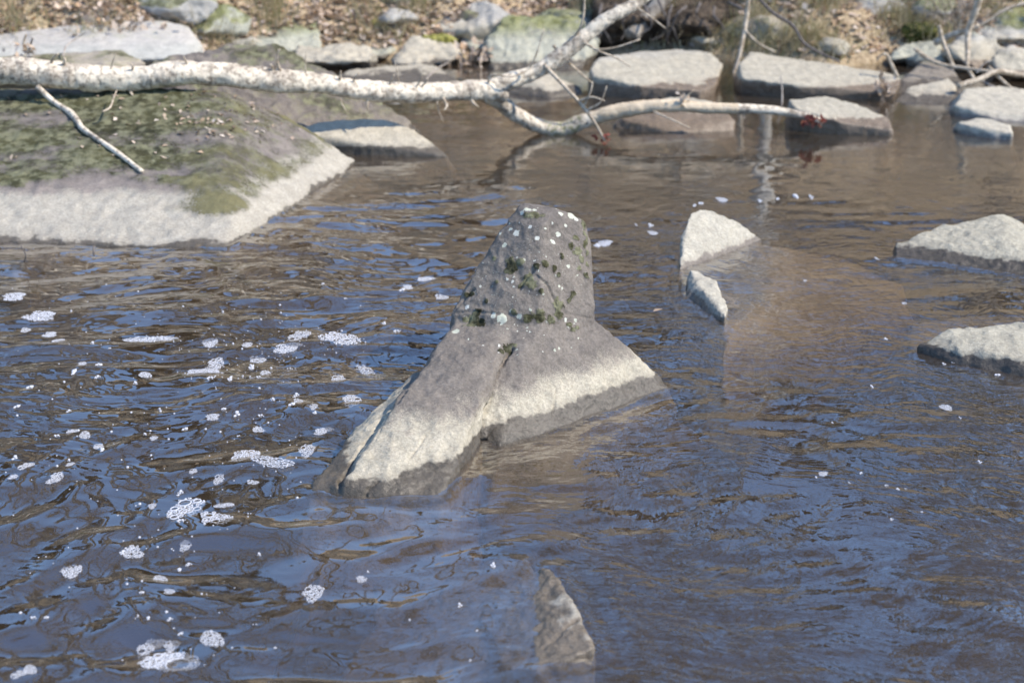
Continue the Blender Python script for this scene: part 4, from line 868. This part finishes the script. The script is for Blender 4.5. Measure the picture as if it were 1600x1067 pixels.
# dark earth overhang with roots at the middle of the bank
M_earth = simple_mat('dark_earth', (0.035, 0.028, 0.022), (0.13, 0.10, 0.075), 9, 0.95, bump=0.9, bd=0.04)
ov = [P(930, 10, 13.3), P(1150, 20, 13.2), P(1145, 70, 13.3), P(1000, 84, 13.3), P(925, 60, 13.3), P(1040, 30, 12.95), P(1100, 40, 12.9), P(960, 30, 13.0), P(930, -30, 13.9), P(1160, -20, 13.9)] ; ov += lower([P(930, 60, 13.5), P(1150, 70, 13.5)], -0.2)
o = rock('earth_overhang', [ov], M_earth, voxel=0.025, smooth=2, amp=0.07, freq=5, seed=330, fine=0.03); origin_base(o); tag(o, 'dark undercut earth bank above the first slab', kind='structure')
rn = random.Random(9)
for k in range(10):
    x0 = 940 + k * 22; pts = [(x0, 8 + rn.uniform(-8, 8), 13.0, 5)]
    for j in range(4): pts.append((pts[-1][0] + rn.gauss(0, 9), pts[-1][1] + rn.uniform(10, 20), 12.85 + rn.uniform(-.05, .05), 3 - j * .6))
    o = link('root', mesh_tubes('root', [pix_tube(pts, 5, 4, 0.1, 30, k)]), M_dtwig); recenter(o, P(*pts[0][:3])); tag(o, ORD[k] + ' from the left of the thin roots hanging from the undercut bank', 'root', 'roots of the undercut bank')

# leaf clusters and single leaves
def leaf_cluster(name, px, py, Yd, cnt, spread, size, mat, label, kind=None, group=None):
    rr = np.random.default_rng(cnt + int(px)); c = np.array(P(px, py, Yd))
    V, Fc, ti = leaf_quads(rr.normal(0, 1, (cnt, 3)) * np.array(spread), size, rr); me = mesh_np(name, V, Fc); attr(me, 'tint', ti)
    o = link(name, me, mat, smooth=False); o.location = c; tag(o, label, 'leaves', group, kind); return o
M_red = leaf_mat('red_brown_leaves', [(0.20, 0.06, 0.05), (0.34, 0.13, 0.10), (0.26, 0.12, 0.08)])
leaf_cluster('leaf_clump', 1380, 140, 10.9, 40, (.035, .03, .055), .06, M_litter, 'clump of brown leaves snagged at the end of the long slab', 'stuff')
leaf_cluster('leaf_clump', 1272, 189, 9.5, 30, (.05, .03, .02), .05, M_red, 'red brown leaves snagged at the tip of the fallen limb', 'stuff')
leaf_cluster('leaf_clump', 943, 216, 9.3, 16, (.025, .02, .02), .035, M_red, 'dark red leaves at the end of the hanging twig, touching the water', 'stuff')
leaf_cluster('leaf_clump', 1066, 158, 9.55, 12, (.03, .02, .025), .04, M_litter, 'few dry leaves caught on the bare cream limb', 'stuff')
leaf_cluster('leaf_pile', 745, 92, 12.6, 90, (.10, .10, .06), .07, M_litter, 'pile of pinkish dry leaves drifted against the big blocky rock', 'stuff')
leaf_cluster('leaf_pile', 185, 42, 12.1, 80, (.18, .08, .04), .07, M_litter, 'dry brown leaves heaped in a hollow of the smooth boulder', 'stuff')
leaf_cluster('leaf_pile', 36, 80, 9.65, 20, (.05, .04, .02), .05, M_litter, 'few pale leaves on the tan flat rock', 'stuff')
# leaves and needles caught on the big rock
pts = []
for k in range(170):
    px, py = (rnd.gauss(330, 55), rnd.gauss(185, 25)) if k % 3 else (rnd.uniform(0, 480), rnd.uniform(150, 250))
    h = bv.ray_cast(Vector((0, 0, CAM_H)), ray(px, py).normalized())[0]
    if h: pts.append(np.array(h) + np.array([0, 0, .006]))
V, Fc, ti = leaf_quads(np.array(pts), 0.032, npr, 1); me = mesh_np('fallen_leaves', V, Fc); attr(me, 'tint', ti)
tag(link('fallen_leaves', me, M_litter, smooth=False), 'scraps of dry leaf lying on the mossy rock', 'leaves', kind='stuff')
c = W(1028, 485, .006); V, Fc, ti = leaf_quads(np.array([[0, 0, 0.0]]), 0.035, npr, 1); me = mesh_np('leaf', V, Fc); attr(me, 'tint', [.45] * 4)
o = link('floating_leaf', me, M_litter, smooth=False); o.location = c; tag(o, 'single tan leaf floating beside the split pale rock', 'leaf')

# ------------------------------------------------------------------ foam
fm = N('foam'); fb = fm.n('ShaderNodeBsdfDiffuse'); fb.inputs[0].default_value = (0.74, 0.76, 0.82, 1); fT = fm.n('ShaderNodeBsdfTranslucent'); fT.inputs[0].default_value = (0.74, 0.76, 0.82, 1)
fx = fm.n('ShaderNodeMixShader'); fx.inputs[0].default_value = .3; fm.t.links.new(fb.outputs[0], fx.inputs[1]); fm.t.links.new(fT.outputs[0], fx.inputs[2]); ftr = fm.n('ShaderNodeBsdfTransparent'); fx2 = fm.n('ShaderNodeMixShader'); fx2.inputs[0].default_value = 0.12; fm.t.links.new(fx.outputs[0], fx2.inputs[1]); fm.t.links.new(ftr.outputs[0], fx2.inputs[2]); M_foam = fm.done(fx2.outputs[0])
ff = N('foam_film'); fd = ff.n('ShaderNodeBsdfDiffuse'); fd.inputs[0].default_value = (0.74, 0.76, 0.82, 1); ft_ = ff.n('ShaderNodeBsdfTransparent'); fmx = ff.n('ShaderNodeMixShader')
ff.put(fmx.inputs[0], ff.ss(ff.noise(ff.pos(), 70, 4, 0.6), 0.35, 0.65, 0.62, 0.97)); ff.t.links.new(fd.outputs[0], fmx.inputs[1]); ff.t.links.new(ft_.outputs[0], fmx.inputs[2]); M_film = ff.done(fmx.outputs[0])
def foam_mesh(seed, kind):
    """unit-wide raft of bubbles: rings of film with open water between; kind 0 small fleck, 1 round raft, 2 long streak, 3 raft with one big bubble"""
    rn = random.Random(seed); rad0 = [.5, .5, .5, .5][kind]
    ph = [(rn.uniform(.05, .16) / (k * .6 + .6), rn.uniform(0, 6.28), k + 2) for k in range(4)]
    def inside(x, y, r):
        a = math.atan2(y, x); R_ = rad0 * (0.9 + sum(A * math.sin(f * a + p_) for A, p_, f in ph)); return math.hypot(x, y) + r * .9 < R_
    bub = []
    sizes = {0: [(.20, 3), (.12, 12), (.07, 30)], 1: [(.14, 4), (.09, 24), (.058, 140), (.036, 360), (.022, 200)], 2: [(.10, 4), (.065, 30), (.042, 180), (.027, 420), (.017, 150)], 3: [(.19, 1), (.08, 20), (.05, 160), (.03, 420), (.018, 500)]}[kind]
    for r, tries in sizes:
        for _ in range(tries):
            x, y = (0.14, -0.1) if r == .19 else (rn.uniform(-.55, .55), rn.uniform(-.55, .55)); rr = r * rn.uniform(.8, 1.2)
            if not inside(x, y, rr): continue
            if any(math.hypot(x - a, y - b) < (rr + c) * 0.86 for a, b, c in bub): continue
            bub.append((x, y, rr))
    vs, fs = [], []
    big_k = kind != 0
    for x, y, r in bub:
        o_ = len(vs); seg = 9 if r > .04 else 6
        mi = min(max(r * .19, .006), .013) if big_k else r * .45
        prof = [(r + mi * .6, 0.0), (r, mi * 1.5), (r - mi, mi * 1.9), (r - mi * 1.9, .002)]
        if r < .03 or (not big_k and r < .1): prof = [(r * 1.1, 0), (r * .9, r * .6), (r * .45, r * .95), (.001, r * 1.05)]
        for j in range(seg):
            a = j * 6.2832 / seg
            for q, zq in prof: vs.append((x + q * math.cos(a), y + q * math.sin(a), zq))
        for j in range(seg):
            j2 = (j + 1) % seg
            for k in range(3): fs.append((o_ + j * 4 + k, o_ + j2 * 4 + k, o_ + j2 * 4 + k + 1, o_ + j * 4 + k + 1))
    nring = len(fs)
    if kind == 3:
        o_ = len(vs); vs.append((0, 0, .003)); K = 26
        for j in range(K):
            a = j * 6.2832 / K; R_ = rad0 * (0.86 + sum(A * math.sin(f * a + p_) for A, p_, f in ph)) * rn.uniform(.9, 1.0); vs.append((R_ * math.cos(a), R_ * math.sin(a), .003))
        for j in range(K): fs.append((o_, o_ + 1 + j, o_ + 1 + (j + 1) % K, o_ + 1 + (j + 1) % K))
    if not vs: vs, fs = [(0, 0, 0), (.1, 0, 0), (0, .1, 0), (.1, .1, 0)], [(0, 1, 3, 2)]
    me = bpy.data.meshes.new('foam'); me.from_pydata(vs, [], [f if f[2] != f[3] else f[:3] for f in fs]); me.update()
    me.materials.append(M_foam); me.materials.append(M_film)
    for p_ in me.polygons:
        if p_.index >= nring: p_.material_index = 1
    return me
fmesh = {k: [foam_mesh(10 * k + s_, k) for s_ in range(9 if k < 3 else 1)] for k in range(4)}
foams = []
def foam(px, py, wd, ht, label=None, kind=None, rot=0.0):
    c = W(px, py); ppm = FPX / math.sqrt(c.y ** 2 + CAM_H ** 2)
    sx = wd / ppm; el = math.atan2(CAM_H, c.y); sy = ht / ppm / math.sin(el)
    i = len(foams); k = kind if kind is not None else (0 if wd < 15 else 2 if wd > 2.6 * ht else 1)
    o = link('foam_patch', fmesh[k][i % len(fmesh[k])], M_foam); foams.append(o)
    o.location = (c.x, c.y, float(wave([c.x], [c.y])[0]) + 0.001); o.scale = (sx, sy, min(sx, sy) * 0.8); o.rotation_euler = (0, 0, rot)
    tag(o, label or fleck_label(px, py, wd, ht), 'foam', 'foam rafts on the river' if label else 'foam flecks on the river')
ANCH = [(22, 466, 'topmost left-edge foam streak'), (63, 498, 'long left-edge foam streak'), (235, 531, 'thin lone foam streak'), (328, 535, 'loose foam patch'), (448, 542, 'wide foam patch'), (532, 531, 'diagonal foam streak'),
 (335, 568, 'crumpled foam patch'), (402, 557, 'oval foam patch'), (578, 580, 'torn foam cluster'), (550, 630, 'oval raft by the rock ridge'), (505, 673, 'flat oval raft'), (479, 706, 'round raft by the rock foot'), (383, 713, 'pointed oval raft'), (425, 727, 'leaning raft'),
 (88, 754, 'round lacy raft'), (292, 797, 'largest lumpy raft'), (207, 862, 'domed raft'), (290, 856, 'ring of foam'), (112, 895, 'slanted raft'), (489, 929, 'square raft'), (235, 1002, 'raft beside the widest one'), (331, 1002, 'round bottom raft'), (267, 1036, 'widest bottom raft'), (342, 750, 'small square raft'),
 (920, 420, 'top of the cone rock'), (740, 420, 'cone rock shoulder'), (1040, 600, 'toe of the cone rock'), (1100, 370, 'split pale rock'), (1450, 385, 'wedge rock'), (1480, 550, 'low crusted rock'), (870, 950, 'sunken rock'), (1478, 637, 'oval fleck by the crusted rock'), (1286, 742, 'lone mid-river fleck'), (470, 330, 'mossy rock')]
USED = {}
def fleck_label(px, py, wd, ht):
    best = None
    for ax, ay, nm in sorted(ANCH, key=lambda q: (q[0] - px) ** 2 + ((q[1] - py) * 2) ** 2)[:5]:
        dx, dy = px - ax, (py - ay) * 2
        if abs(dx) + abs(dy) < 3: continue
        h_ = 'right' if dx > 0 else 'left'; v_ = 'below' if dy > 0 else 'above'
        rel = h_ + ' of' if abs(dx) > 2.2 * abs(dy) else v_ if abs(dy) > 2.2 * abs(dx) else v_ + ' and ' + h_ + ' of'
        lab = '%s %s foam fleck %s the %s' % ('tiny' if wd < 7 else 'very small' if wd < 13 else 'small' if wd < 18 else 'larger', 'flat' if wd > 2.2 * ht else 'round', rel, nm)
        if lab not in USED: USED[lab] = 1; return lab
        best = best or lab
    return best
BIG = [(22, 466, 46, 12, 'low foam streak at the left edge, highest up of the foam'), (63, 498, 64, 16, 'long foam streak near the left edge below the highest one'), (235, 531, 76, 12, 'thin foam streak alone between the mossy rock and the flecks'),
 (328, 535, 32, 14, 'loose foam patch first in the row left of the cone rock'), (448, 542, 54, 16, 'wide foam patch in the row left of the cone rock'), (467, 525, 32, 18, 'broken faint foam beside the diagonal streak'),
 (532, 531, 70, 22, 'diagonal foam streak nearest the waist of the cone rock'), (335, 568, 36, 22, 'crumpled foam patch above a long one'), (315, 581, 52, 12, 'long foam patch just below the crumpled one'), (402, 557, 28, 12, 'oval foam patch with a small neighbour above'),
 (578, 580, 34, 28, 'torn foam cluster touching the upper left flank of the cone rock'), (550, 630, 38, 18, 'oval foam raft beside the left ridge of the cone rock'), (505, 673, 34, 12, 'flat oval foam raft left of the rock ridge'),
 (479, 706, 30, 22, 'round foam raft near the foot of the cone rock'), (383, 713, 52, 18, 'pointed oval foam raft beside the leaning one'), (425, 727, 40, 36, 'leaning foam raft of two lobes'), (88, 754, 28, 18, 'round lacy foam raft near the left edge'),
 (292, 797, 66, 34, 'largest lumpy foam raft, upper of two joined'), (338, 817, 54, 22, 'foam raft joined to the lower end of the largest'), (207, 862, 38, 22, 'domed foam raft with one bubble at its side'), (290, 856, 23, 17, 'small ring of foam with open centre'),
 (112, 895, 42, 20, 'slanted foam raft over a smooth blue reflection'), (489, 929, 40, 27, 'square foam raft alone below the cone rock'), (235, 1002, 40, 26, 'foam raft beside a smaller one near the bottom'), (331, 1002, 42, 27, 'round foam raft, rightmost of the bottom group'),
 (267, 1036, 86, 40, 'widest oval foam raft at the bottom holding a big clear bubble'), (342, 750, 20, 17, 'small square foam raft with a fleck below it')]
for i, (a, b, c_, d_, lab) in enumerate(BIG):
    foam(a, b, c_, d_, lab, 3 if c_ == 86 else None, rot={532: -.75, 425: .9, 292: -.35, 63: -.2, 578: .5}.get(a, 0.0))
SMALL = """40,517,16,9 78,525,28,9 92,535,16,6 145,540,12,5 386,539,20,9 393,570,14,8 227,589,24,10 128,569,18,7 155,573,14,6 116,586,13,9 153,593,12,5 47,608,14,5 212,603,14,5 329,597,12,8 360,596,12,8 415,583,20,10 404,590,12,5 528,594,28,12
466,630,16,10 463,618,12,8 456,636,14,6 427,627,12,6 490,640,16,10 492,649,10,5 371,646,14,8 407,647,14,6 350,640,10,5 332,652,28,10 403,668,24,10 289,671,12,5 227,682,12,4 240,688,16,7 114,677,24,6 133,684,20,14 89,684,14,6 154,700,20,8 160,707,12,6 108,646,10,5 27,640,12,6 108,722,10,5 110,730,16,6 41,736,22,12
25,722,12,6 22,753,18,7 302,740,16,8 395,755,20,8 282,773,12,10 350,794,28,10 238,792,16,9 283,818,14,8 191,862,12,8 250,904,26,12 265,928,24,8 222,928,10,5 280,887,12,5 295,881,14,5 565,907,22,10 405,866,12,6 268,1007,30,18 30,1053,24,14 47,1047,24,16 52,968,14,7 73,967,10,5 232,970,10,5 266,971,12,6 282,992,10,6 216,968,8,5
945,380,30,9 932,383,14,6 1017,352,12,4 1020,364,20,6 665,434,30,8 690,463,22,10 636,447,24,8 628,452,12,5 1478,637,24,10 1286,742,20,7 770,884,12,9 719,945,10,6 1128,313,22,7 1095,318,10,5 1243,308,14,6 1268,309,10,7 1085,322,8,5 1370,406,10,5 1413,475,8,5 1383,530,8,4 1475,570,8,3 1489,570,8,4 1558,588,12,4 1362,605,7,5 1393,814,8,4 1345,741,7,4 1327,756,6,4 1385,760,7,4 1402,765,8,4 1531,723,8,4 1415,765,5,3 1440,800,5,3 1275,748,6,3 1188,315,10,5 1215,312,8,4 994,352,7,4 1258,440,6,4 1300,660,5,3 1500,655,5,3 742,700,5,3 430,1010,6,4 640,970,5,3 735,1030,6,4 745,985,5,3 575,895,8,4 620,520,12,6 600,505,10,5 300,345,6,3 540,470,8,4 505,445,6,3"""
for t in SMALL.split():
    a, b, c_, d_ = map(float, t.split(',')); foam(a, b, c_, d_)

# loose single bubbles between the rafts: far too many and too small to count
br = np.random.default_rng(8); vs, fs = [], []
for k in range(480):
    if k % 3 == 0: px, py = br.normal(260, 190), br.normal(640, 150)
    elif k % 3 == 1:
        b = BIG[int(br.integers(len(BIG)))]; px, py = b[0] + br.normal(0, b[2] * .8 + 8), b[1] + br.normal(0, b[3] * .8 + 6)
    else: px, py = br.normal(420, 90), br.normal(560, 50)
    if not (-20 < px < 610 and 430 < py < 1080) or (px > 470 and py > 560): continue
    c = W(px, py); r = br.uniform(.0015, .0032) if k % 6 else br.uniform(.0035, .006); z = float(wave([c.x], [c.y])[0]); o_ = len(vs)
    for q, zq in ((1.0, 0), (.8, .5), (.3, .85)):
        for j in range(6): a = j * 1.0472; vs.append((c.x + r * q * math.cos(a), c.y + r * q * math.sin(a), z + r * zq))
    for t in range(2):
        for j in range(6): j2 = (j + 1) % 6; fs.append((o_ + t * 6 + j, o_ + t * 6 + j2, o_ + t * 6 + 6 + j2, o_ + t * 6 + 6 + j))
tag(link('foam_bubbles', mesh_np('foam_bubbles', vs, fs), M_foam), 'scattered tiny bubbles between the foam rafts left of the cone rock', 'foam', kind='stuff')
